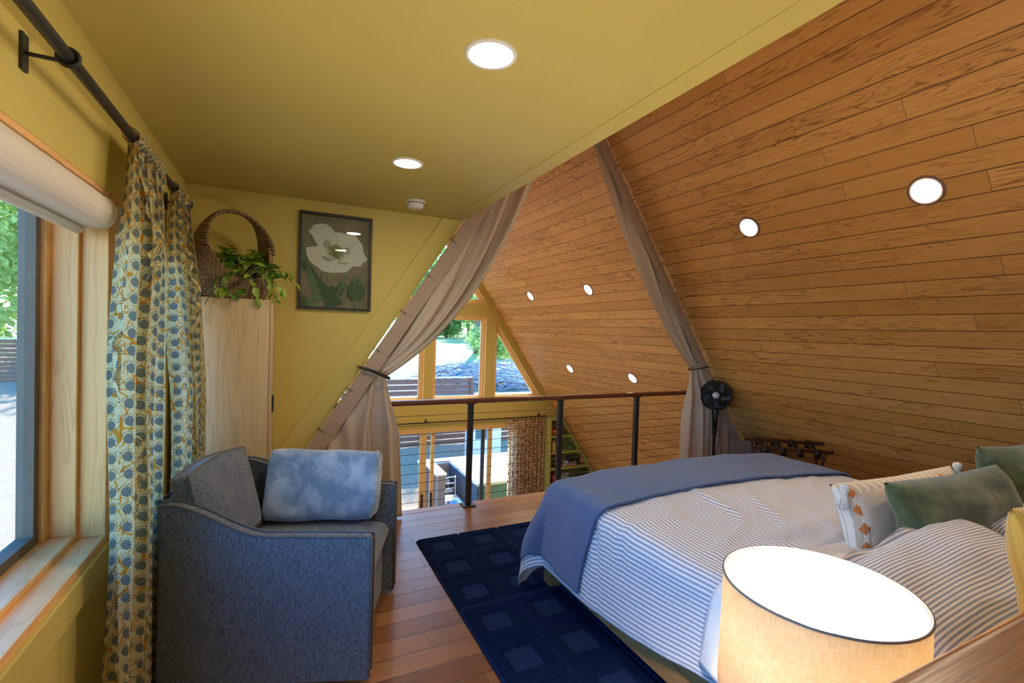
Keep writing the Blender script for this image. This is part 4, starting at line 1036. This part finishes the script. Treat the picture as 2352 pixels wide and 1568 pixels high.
for r in (.09,): gr.tube([hd @ Vector((r * cos(2 * pi * k / 40), r * sin(2 * pi * k / 40), .037)) for k in range(40)], .0014, 4, closed=True)
gr.build('grille', 'blackp', t)
m_ = MB(); m_.lathe([(0, .046), (.030, .045), (.035, .042), (.038, .036), (.038, .03)], 32, mat=hd); m_.build('hub_cap', plain('brushed_silver', (.42, .44, .46), .35, .05, metal=.3), t)
bl_ = MB()
for k in range(5):
    def bf(a, b_):
        r = .03 + .105 * b_; an = 2 * pi * k / 5 + (a - .5) * (.5 + .5 * b_) + .5 * b_; return hd @ Vector((r * cos(an), r * sin(an), -.004 + .03 * (a - .5)))
    bl_.grid(bf, 6, 6)
bl_.build('blades', 'blackp', t)
m_ = MB(); m_.lathe([(.0, -.09), (.045, -.085), (.055, -.04), (.06, -.01), (0, -.01)], 24, mat=hd); m_.lathe([(.06, -.035), (.148, -.03)], 40, mat=hd); m_.build('motor', 'blackp', t)
m_ = MB(); m_.tube([(.03, -.01, .56), (.055, -.02, .50), (.05, -.02, .38), (.025, -.015, .30), (.02, -.012, .12), (.05, 0, .03)], .003, 6); m_.build('cord', 'blackp', t)
# pouf
t = thing('pouf', 'round dark grey plush pouf on the floor behind the bed foot', 'pouf', (4.33, 3.26, 0))
m_ = MB(); m_.lathe([(0, .0), (.17, .0), (.205, .05), (.22, .16), (.215, .32), (.18, .43), (.10, .465), (0, .47)], 40); m_.build('cover', 'pouf', t)
m_ = MB(); m_.tube([(.217 * cos(2 * pi * k / 40), .217 * sin(2 * pi * k / 40), .32) for k in range(40)], .006, 6, closed=True); m_.build('seam', 'piping', t)
# folding luggage rack with four black straps
t = thing('luggage_rack', 'dark wood folding luggage rack with black straps by the sloped wall', 'luggage rack', (4.24, 2.84, 0)); t.rotation_euler = (0, 0, radians(-126.9))
ax_ = Vector((.09, .40, 0)); 
def bar(mb_, p, q, w=.018, h=.012):
    p, q = Vector(p), Vector(q); mb_.tube([p, q], w, 4)
tops = []
for s_, nm in ((-1, 'x_leg'), (1, 'x_leg')):
    xo_ = .10 * s_; zr = .52 if s_ > 0 else .555
    m_ = MB(); m_.box(xo_ - .012, xo_ + .012, -.345, .345, zr - .016, zr + .016); m_.build('top_rail', 'rack', t, bevel=.004)
    for y in (-.27, .27):
        m_ = MB(); m_.tube([(xo_, y + .014 * s_, zr), (-xo_ * 1.6, y + .014 * s_, .012)], .014, 4); m_.build('leg', 'rack', t)
m_ = MB(); m_.tube([(0, -.27, .27), (0, .27, .27)], .009, 8); m_.build('pivot_bar', 'rack', t)
for y in (-.22, -.075, .07, .215):
    m_ = MB(); n = 10; vs_ = [(-.118, y - .026, .50), (-.118, y + .026, .50)]
    for k in range(n + 1):
        u = k / n; x = -.115 + .23 * u; z = .576 - .035 * u - .03 * sin(pi * u); vs_ += [(x, y - .026, z), (x, y + .026, z)]
    vs_ += [(.118, y - .026, .46), (.118, y + .026, .46)]; n += 2
    m_.add(vs_, [(2 * k, 2 * k + 1, 2 * k + 3, 2 * k + 2) for k in range(n)], smooth=True); m_.build('strap', 'strap', t, solid=.002)

# ------------------------------------------------------------------ downstairs: built-in shelves and their contents
SX, SYf, SYb = 4.81, 8.12, 8.40
t = thing('built_in_shelves', 'yellow-green built-in shelf unit following the sloped wall downstairs', 'shelf', (SX, SYb, ZF)); T = Matrix.Translation((-SX, -SYb, -ZF))
M['shelf'] = plain('shelf_green', (.46, .46, .13), .5, .02, 8); M['shelf_back'] = plain('shelf_back_olive', (.22, .24, .06), .6, .03, 8)
zs = [-.235, -.555, -.885, -1.21, -1.53, -1.85, -2.2, -2.6]
xs = lambda z: XR0 - z / TR - .02
m_ = MB(); m_.box(SX, SX + .035, SYf, SYb - .002, ZF + .002, -.19); m_.xf(T).build('side_panel', 'shelf', t, bevel=.002)
m_ = MB(); m_.prism([(SX + .045, ZF + .01), (xs(ZF) - .01, ZF + .01), (xs(-.235), -.235), (SX + .045, -.235)], SYb - .012, SYb - .003); m_.xf(T).build('back_panel', 'shelf_back', t)
m_ = MB(); m_.prism([(SX + .045, -.235), (xs(-.235) , -.235), (xs(-.19), -.19), (SX + .045, -.19)], SYf, SYb - .013); m_.xf(T).build('top_board', 'shelf', t)
m_ = MB(); m_.prism([(xs(ZF) - .035, ZF + .01), (xs(ZF) , ZF + .01), (xs(-.235), -.235), (xs(-.235) - .035, -.235)], SYf, SYb - .013); m_.xf(T).build('sloped_panel', 'shelf', t)
for z in zs[1:]:
    m_ = MB(); m_.prism([(SX + .046, z - .03), (xs(z - .03) - .04, z - .03), (xs(z) - .04, z), (SX + .046, z)], SYf + .004, SYb - .014); m_.xf(T).build('shelf_board', 'shelf', t)
YM = SYf + .12
def small(name, label, cat, mbs, mats, loc, group=None):
    t = thing(name, label, cat, loc, group)
    for (nm, mb_), mt in zip(mbs, mats): mb_.build(nm, mt, t)
    return t
orange = plain('orange_glaze', (.72, .16, .015), .35, .05)
small('serving_bowl', 'large bright orange bowl on the top shelf downstairs', 'bowl', [('bowl', MB().lathe([(0, .01), (.07, .01), (.075, 0), (.08, .01), (.13, .055), (.165, .12), (.16, .12), (.13, .065), (0, .02)], 40))], [orange], (5.035, YM, zs[1] + .001))
def book(w, h, d, c, loc, rot, label, flat=False):
    t = thing('book', label, 'book', loc, None); t.rotation_euler = rot
    m_ = MB(); m_.box(0, w, 0, .004 if False else d, 0, .004) if False else None
    cv = MB(); cv.box(0, .003, 0, d, 0, h); cv.box(w - .003, w, 0, d, 0, h); cv.box(0, w, -.003, 0, 0, h); cv.build('cover', plain('book_' + label[:12].replace(' ', '_'), c, .5), t)
    pg = MB(); pg.box(.003, w - .003, 0, d - .004, .004, h - .004); pg.build('pages', 'white', t); return t
z = zs[2] + .001
book(.028, .25, .17, (.10, .05, .03), (4.872, YM - .08, z), (0, 0, 0), 'dark brown book standing at the left end of the second shelf')
book(.028, .235, .17, (.75, .55, .03), (4.905, YM - .08, z), (0, radians(-4), 0), 'yellow book leaning beside the dark brown one')
book(.03, .22, .16, (.66, .52, .08), (4.944, YM - .08, z), (0, radians(-6), 0), 'pale yellow book, right one of the leaning pair')
def frame_pic(w, h, loc, cf, cp, label, rz=0):
    t = thing('framed_photo', label, 'picture frame', loc); t.rotation_euler = (radians(-8), 0, rz)
    o4 = [(-w / 2, 0), (w / 2, 0), (w / 2, h), (-w / 2, h)]; a = MB(); a.prism(o4, -.008, .008, 1, holes=[inset(o4, .014)]); a.build('frame', plain('frame_tint', cf, .5), t)
    b = MB(); b.box(-w / 2 + .013, w / 2 - .013, -.002, .004, .013, h - .013); pm = MT('small_print'); x, y, zz_ = pm.coord(); n = pm.noise(pm.vec(x, y, zz_), 22, 2)
    pm.set(color=pm.mix(n.step(.45, .6), cp, tuple(min(1, q * 1.8 + .1) for q in cp)), rough=.5); b.build('print', pm.m, t)
frame_pic(.13, .20, (5.06, YM + .06, z), (.08, .04, .02), (.55, .14, .05), 'small orange and brown framed picture behind the post, second shelf')
small('green_bowl', 'small green bowl on the second shelf downstairs', 'bowl', [('bowl', MB().lathe([(0, .005), (.04, 0), (.06, .03), (.075, .075), (.07, .075), (.05, .03), (0, .012)], 28))], [plain('green_glaze', (.10, .22, .10), .3)], (5.37, YM, z))
small('glass_compote', 'pale footed glass dish at the right of the second shelf', 'dish', [('dish', MB().lathe([(0, 0), (.045, 0), (.02, .02), (.018, .06), (.05, .085), (.048, .11), (.03, .12), (.055, .145), (.05, .146), (.0, .1)], 28))], [plain('pale_glass', (.62, .66, .60), .15)], (5.55, YM, z))
z = zs[3] + .001
M['wine'] = (lambda m: (m.set(color=(.9, .95, .95), rough=.03, trans=1.0), m.m)[1])(MT('wine_glass_clear'))
def wineglass(par=None):
    t = thing('wine_glass', '', 'wine glass', (0, 0, 0), 'upside-down wine glasses hanging under the third shelf')
    MB().lathe([(0, 0), (.034, 0), (.034, .002), (.005, .006)], 20).build('foot', 'wine', t); MB().lathe([(.004, .006), (.003, .07), (.006, .078)], 12).build('stem', 'wine', t)
    MB().lathe([(.005, .078), (.03, .09), (.04, .12), (.036, .17), (.035, .17), (.038, .12), (.028, .092), (.004, .081)], 24).build('goblet', 'wine', t); return t
wg = wineglass(); first = True
for k, x in enumerate((5.60, 5.69, 5.78)):
    o = wg if first else copy_tree(wg); first = False; o.location = (x, YM + .02 * (k % 2) - .02, zs[3] - .031); o.rotation_euler = (pi, 0, 0)
    o['label'] = ('leftmost', 'middle', 'rightmost')[k] + ' of three wine glasses hanging upside down under the third shelf'
for k, x in enumerate((4.98, 5.06)):
    o = copy_tree(wg); o.location = (x, YM, zs[2] - .031); o.rotation_euler = (pi, 0, 0); o['group'] = 'wine glasses hanging under the second shelf'
    o['label'] = ('left', 'right')[k] + ' one of two wine glasses hanging under the left end of the second shelf'
bt = MB(); bt.lathe([(0, 0), (.05, 0), (.055, .006), (.03, .03), (.01, .04), (0, .045)], 20); small('small_bell', 'small dark dish on the left of the third shelf', 'dish', [('dish', bt)], ['blackp'], (4.99, YM, z))
hh = 0
for k, (c, w, h) in enumerate((((.62, .30, .03), .24, .026), ((.45, .40, .33), .22, .022), ((.30, .05, .03), .23, .02), ((.55, .55, .55), .21, .022), ((.03, .03, .035), .24, .03))):
    o = thing('book', ('bottom orange book of the stack on the third shelf', 'second from bottom, tan book of the stack on the third shelf', 'dark red book in the middle of the third-shelf stack', 'pale grey book under the black one in the third-shelf stack', 'black book topmost of the third-shelf stack')[k], 'book', (5.36 + .005 * k, YM, z + hh), 'books stacked on the third shelf'); o.rotation_euler = (0, 0, radians(4 * k - 6))
    cv = MB(); cv.box(-w / 2, w / 2, -.08, .08, 0, .003); cv.box(-w / 2, w / 2, -.08, .08, h - .003, h); cv.box(-w / 2, w / 2, -.08, -.077, 0, h); cv.build('cover', plain('stack_book_%s' % 'abcde'[k], c, .5), o); pg = MB(); pg.box(-w / 2 + .004, w / 2 - .004, -.077, .077, .003, h - .003); pg.build('pages', 'white', o); hh += h
tu = MB()
for k in range(7):
    a = 2 * pi * k / 7; leaf(tu, (0, 0, .01), (cos(a) * .6, sin(a) * .6, 1), .10, .05, .3)
small('blue_ornament', 'dark blue tulip-shaped ornament on top of the book stack', 'ornament', [('petals', tu), ('base', MB().lathe([(0, 0), (.04, 0), (.03, .02), (0, .02)], 20))], [plain('blue_glaze', (.02, .05, .22), .3), plain('blue_glaze_base', (.02, .04, .16), .3)], (5.33, YM, z + hh + .001))
frame_pic(.15, .21, (5.70, YM + .02, z), (.06, .02, .015), (.60, .15, .07), 'small framed red-orange picture at the right of the third shelf')
z = zs[4] + .001
frame_pic(.20, .15, (5.30, YM + .04, z + .02), (.35, .30, .25), (.30, .28, .24), 'grey landscape picture in a pale frame on the fourth shelf')
small('red_jar', 'glossy red round jar on the left of the fourth shelf', 'jar', [('jar', MB().lathe([(0, 0), (.05, 0), (.085, .05), (.09, .11), (.07, .17), (.04, .19), (0, .19)], 28)), ('knob', MB().lathe([(0, .19), (.015, .195), (.018, .21), (0, .22)], 16))], [plain('red_glaze', (.35, .04, .02), .3), plain('red_glaze_knob', (.3, .12, .03), .3)], (5.03, YM, z))
for k, x in enumerate((5.53, 5.66, 5.80)):
    small('stemless_glass', ('left', 'middle', 'right')[k] + ' of three dark round cups on the fourth shelf', 'cup', [('cup', MB().lathe([(0, 0), (.03, 0), (.045, .03), (.04, .08), (.037, .08), (.04, .03), (0, .01)], 20))], ['blackp'], (x, YM, z), 'dark cups on the fourth shelf')
# curtain rod and brown curtain downstairs
t = thing('curtain_rod', 'thin black curtain rod above the glass doors downstairs', 'curtain rod', (2.4, 8.29, -.17))
MB().tube([(-2.0, 0, 0), (2.36, 0, 0)], .012, 10).build('rod', 'black', t)
for x in (-.05, -1.7, 2.28): b = MB(); b.box(x - .012, x + .012, .095, .11, -.02, .04); b.tube([(x, .1, .03), (x, .0, .012)], .006, 6); b.build('bracket', 'black', t)
MB().lathe([(0, 0), (.02, .003), (.032, .02), (.02, .04), (0, .044)], 16, mat=Matrix.Translation((2.36, 0, 0)) @ Matrix.Rotation(pi / 2, 4, 'Y')).build('finial', 'black', t)
t = thing('patterned_curtain', 'brown and cream dotted curtain hanging at the glass doors downstairs', 'curtain', (4.35, 8.29, ZF))
def bc(a, b_):
    x = -.40 + .84 * a + .05 * b_ * (1 - a) + .006 * sin(a * 50); z = -.165 - ZF - b_ * (2.50); y = .038 * sin(a * 2 * pi * 9 + .8 * nz(a * 4, b_ * 2)) * (.6 + .4 * b_); return (x, y, z)
MB().grid(bc, 200, 20, uvf=lambda a, b_: (a * 1.9, b_ * 2.5)).build('cloth', 'brownprint', t)
# ------------------------------------------------------------------ outdoors
def gz(x, y):
    s = sst((x + 5) / 6)
    # slope behind the gable
    if y < 11.5: g = -2.85
    elif y < 14: g = -2.85 + (y - 11.5) / 2.5 * .65
    elif y < 20: g = -2.2 + (y - 14) / 6 * 2.1
    elif y < 30: g = -.1 + (y - 20) * .075
    else: g = .65 + (y - 30) * .02
    r = hypot(x, y); l = -2.9 + max(0, r - 12) * .165
    if r > 26: l = -2.9 + 14 * .165 + (r - 26) * .06
    return g * s + l * (1 - s) + .06 * nz(x * .6, y * .6)
m_ = MB(); m_.grid(lambda a, b_: (-45 + 100 * a, -14 + 92 * b_, gz(-45 + 100 * a, -14 + 92 * b_) if not (-2.6 < -45 + 100 * a < 7.3 and -14 + 92 * b_ < 8.7) else ZF - .25), 120, 110); o = m_.build('ground', 'ground'); struct(o)
def fence(label, p, q, z0, h, n, group='slatted wooden fences outside', gap=.016, posts=2):
    p, q = Vector(p), Vector(q); L = (q - p).length; t = thing('slatted_fence', label, 'fence', (p.x, p.y, z0), group); t.rotation_euler = (0, 0, atan2(q.y - p.y, q.x - p.x))
    m_ = MB(); s = h / n
    for k in range(n): m_.box(0, L, -.012, .012, k * s, (k + 1) * s - gap)
    m_.build('slats', 'fence', t); MB().box(0, L, -.05, .05, h, h + .03).build('cap', 'deck', t)
    for k in range(posts): x = L * k / (posts - 1); MB().box(x - .05, x + .05, -.06, .04, -.8, h).build('post', 'fence', t)
fence('tall slatted fence seen through the gable windows, ending in a post', (-1.0, 14.2), (5.45, 14.2), -2.25, 2.25, 13, gap=.035, posts=5)
fence('lower slatted fence stepping down to the right beyond the deck', (5.55, 14.2), (12.5, 14.2), -2.3, 1.75, 10, gap=.035, posts=4)
fence('long brown horizontal-board fence beyond the left window', (-26.0, 20.5), (-4.0, 23.4), -1.05, 1.75, 11, gap=.03, posts=8)
# deck, stair box, posts
o = MB().box(-.5, 6.5, 8.58, 9.15, ZF - .15, ZF - .02).build('patio_slab', 'ground'); struct(o); o.name = 'floor_patio'
t = thing('raised_deck', 'sunlit white raised deck outside the glass doors', 'deck', (4.6, 10.2, ZF))
T = Matrix.Translation((-4.6, -10.2, -ZF))
MB().prism([(3.72, 9.2), (6.9, 9.2), (6.9, 11.35), (3.0, 11.35), (3.0, 11.1), (3.72, 11.1)], -1.76, -1.70, 2).xf(T).build('deck_top', 'deck', t)
MB().box(3.72, 3.76, 9.22, 11.1, ZF - .1, -1.76).xf(T).build('side_wall', 'slate', t)
MB().box(3.78, 6.88, 9.24, 9.28, ZF - .1, -1.76).xf(T).build('front_skirt', 'teal', t)
MB().box(3.0, 3.70, 11.06, 11.12, ZF - .1, -1.76).xf(T).build('rear_wall', 'postwood', t)
t = thing('half_wall', 'wooden half wall with a white cap beside the outdoor steps', 'wall', (3.2, 10.6, ZF)); T = Matrix.Translation((-3.2, -10.6, -ZF))
MB().box(3.06, 3.30, 9.95, 11.04, -1.70, -1.66).xf(T).build('cap', 'deck', t); MB().box(3.10, 3.24, 10.10, 11.03, ZF - .2, -1.70).xf(T).build('boards', 'fence', t); MB().box(3.10, 3.28, 9.97, 10.10, ZF - .2, -1.70).xf(T).build('post', 'postwood', t)
t = thing('outdoor_steps', 'pale wooden steps between the half wall and the deck', 'stairs', (3.5, 10.5, ZF))
for k in range(4): MB().box(-.18, .18, -.4 + k * .25, -.2 + k * .25, .16 * k + .05, .16 * k + .10).build('tread', 'deck', t)
t = thing('metal_chair', 'white metal chair frame standing on the patio by the steps', 'chair', (3.44, 10.06, ZF)); Wm = 'white'
for x in (-.16, .16):
    for y in (-.16, .16): MB().tube([(x, y, 0), (x, y, .45)], .014, 8).build('leg', Wm, t)
    MB().tube([(x, .16, .45), (x, .2, .88)], .014, 8).build('back_post', Wm, t)
b = MB(); b.box(-.17, .17, -.17, .17, .44, .46); b.build('seat', Wm, t); b = MB()
for z in (.6, .72, .86): b.tube([(-.16, .17, z), (.16, .17, z)], .012, 6)
b.build('back_rails', Wm, t)
m_ = MB(); m_.grid(lambda a, b_: (3.12 + .55 * a, 9.22 + .58 * b_, ZF + .64 * (sin(pi * a) * sin(pi * b_)) ** .5 + .05 * nz(a * 4, b_ * 4) - .02), 24, 24); o = m_.build('tarp_cover', 'tarp'); tag(o, 'bright blue tarp-covered bundle outside the glass doors', 'tarp')
m_ = MB(); m_.box(4.9, 5.8, 12.6, 13.2, -2.5, -.75); m_.box(4.85, 5.85, 12.55, 13.25, -.75, -.70); 
t = thing('garden_shed', 'small white shed beyond the deck, beside the slatted fence', 'shed', (5.35, 12.9, -2.5)); T = Matrix.Translation((-5.35, -12.9, 2.5))
m_.xf(T).build('walls', 'deck', t); MB().box(5.0, 5.35, 12.58, 12.595, -1.6, -.95).xf(T).build('window', 'teal', t)
# brush pile
random.seed(5); t_ = MB()
for k in range(150):
    x = random.uniform(5.6, 9.6); y = random.uniform(17.5, 19); z = gz(x, y) + random.uniform(.0, .75) * (1 - abs(x - 7.4) / 2.6); a = random.uniform(-.5, .5) + random.choice((0, pi)); l = random.uniform(.3, 1.1)
    t_.tube([(x - l * cos(a), y, z), (x, y + .1, z + random.uniform(.05, .3)), (x + l * cos(a), y, z + random.uniform(-.2, .2))], random.uniform(.012, .035), 5)
o = t_.build('brush_pile', 'branch'); tag(o, 'grey pile of cut branches on the slope behind the fence', 'brush pile', kind='stuff')
# trees
def tree(label, x, y, h, cr, n, mat, trunk_r=.14, crown=(.35, 1.0), kind='tree', lean=0, lsz=.14, seed=0, group='trees outside'):
    random.seed(seed); z0 = gz(x, y); t = thing('leafy_tree' if kind == 'tree' else 'leafy_shrub', label, kind, (x, y, z0 - .1), group)
    if kind == 'tree':
        MB().tube([(0, 0, 0), (lean * .4, 0, h * .4), (lean, 0, h * .95)], [trunk_r, trunk_r * .8, trunk_r * .3], 10).build('trunk', 'bark', t)
    m_ = MB(); blobs = [(random.uniform(-1, 1) * cr * .8, random.uniform(-1, 1) * cr * .5, h * random.uniform(*crown), cr * random.uniform(.25, .5)) for _ in range(30)]
    vs_ = []; fs = []
    for k in range(n):
        bx, by, bz, br = random.choice(blobs); v_ = Vector((random.gauss(0, 1), random.gauss(0, 1), random.gauss(0, 1))).normalized() * br * random.uniform(.6, 1.0)
        c = Vector((bx + lean * bz / h, by, bz)) + v_; s = lsz * random.uniform(.6, 1.3)
        a = Vector((random.gauss(0, 1), random.gauss(0, 1), random.gauss(0, .6))).normalized() * s; b_ = a.orthogonal().normalized() * s * .6
        i = len(vs_); vs_ += [c - a, c + b_, c + a, c - b_]; fs.append((i, i + 1, i + 2, i + 3))
    m_.add(vs_, fs, 0); m_.build('foliage', mat, t)
    return t
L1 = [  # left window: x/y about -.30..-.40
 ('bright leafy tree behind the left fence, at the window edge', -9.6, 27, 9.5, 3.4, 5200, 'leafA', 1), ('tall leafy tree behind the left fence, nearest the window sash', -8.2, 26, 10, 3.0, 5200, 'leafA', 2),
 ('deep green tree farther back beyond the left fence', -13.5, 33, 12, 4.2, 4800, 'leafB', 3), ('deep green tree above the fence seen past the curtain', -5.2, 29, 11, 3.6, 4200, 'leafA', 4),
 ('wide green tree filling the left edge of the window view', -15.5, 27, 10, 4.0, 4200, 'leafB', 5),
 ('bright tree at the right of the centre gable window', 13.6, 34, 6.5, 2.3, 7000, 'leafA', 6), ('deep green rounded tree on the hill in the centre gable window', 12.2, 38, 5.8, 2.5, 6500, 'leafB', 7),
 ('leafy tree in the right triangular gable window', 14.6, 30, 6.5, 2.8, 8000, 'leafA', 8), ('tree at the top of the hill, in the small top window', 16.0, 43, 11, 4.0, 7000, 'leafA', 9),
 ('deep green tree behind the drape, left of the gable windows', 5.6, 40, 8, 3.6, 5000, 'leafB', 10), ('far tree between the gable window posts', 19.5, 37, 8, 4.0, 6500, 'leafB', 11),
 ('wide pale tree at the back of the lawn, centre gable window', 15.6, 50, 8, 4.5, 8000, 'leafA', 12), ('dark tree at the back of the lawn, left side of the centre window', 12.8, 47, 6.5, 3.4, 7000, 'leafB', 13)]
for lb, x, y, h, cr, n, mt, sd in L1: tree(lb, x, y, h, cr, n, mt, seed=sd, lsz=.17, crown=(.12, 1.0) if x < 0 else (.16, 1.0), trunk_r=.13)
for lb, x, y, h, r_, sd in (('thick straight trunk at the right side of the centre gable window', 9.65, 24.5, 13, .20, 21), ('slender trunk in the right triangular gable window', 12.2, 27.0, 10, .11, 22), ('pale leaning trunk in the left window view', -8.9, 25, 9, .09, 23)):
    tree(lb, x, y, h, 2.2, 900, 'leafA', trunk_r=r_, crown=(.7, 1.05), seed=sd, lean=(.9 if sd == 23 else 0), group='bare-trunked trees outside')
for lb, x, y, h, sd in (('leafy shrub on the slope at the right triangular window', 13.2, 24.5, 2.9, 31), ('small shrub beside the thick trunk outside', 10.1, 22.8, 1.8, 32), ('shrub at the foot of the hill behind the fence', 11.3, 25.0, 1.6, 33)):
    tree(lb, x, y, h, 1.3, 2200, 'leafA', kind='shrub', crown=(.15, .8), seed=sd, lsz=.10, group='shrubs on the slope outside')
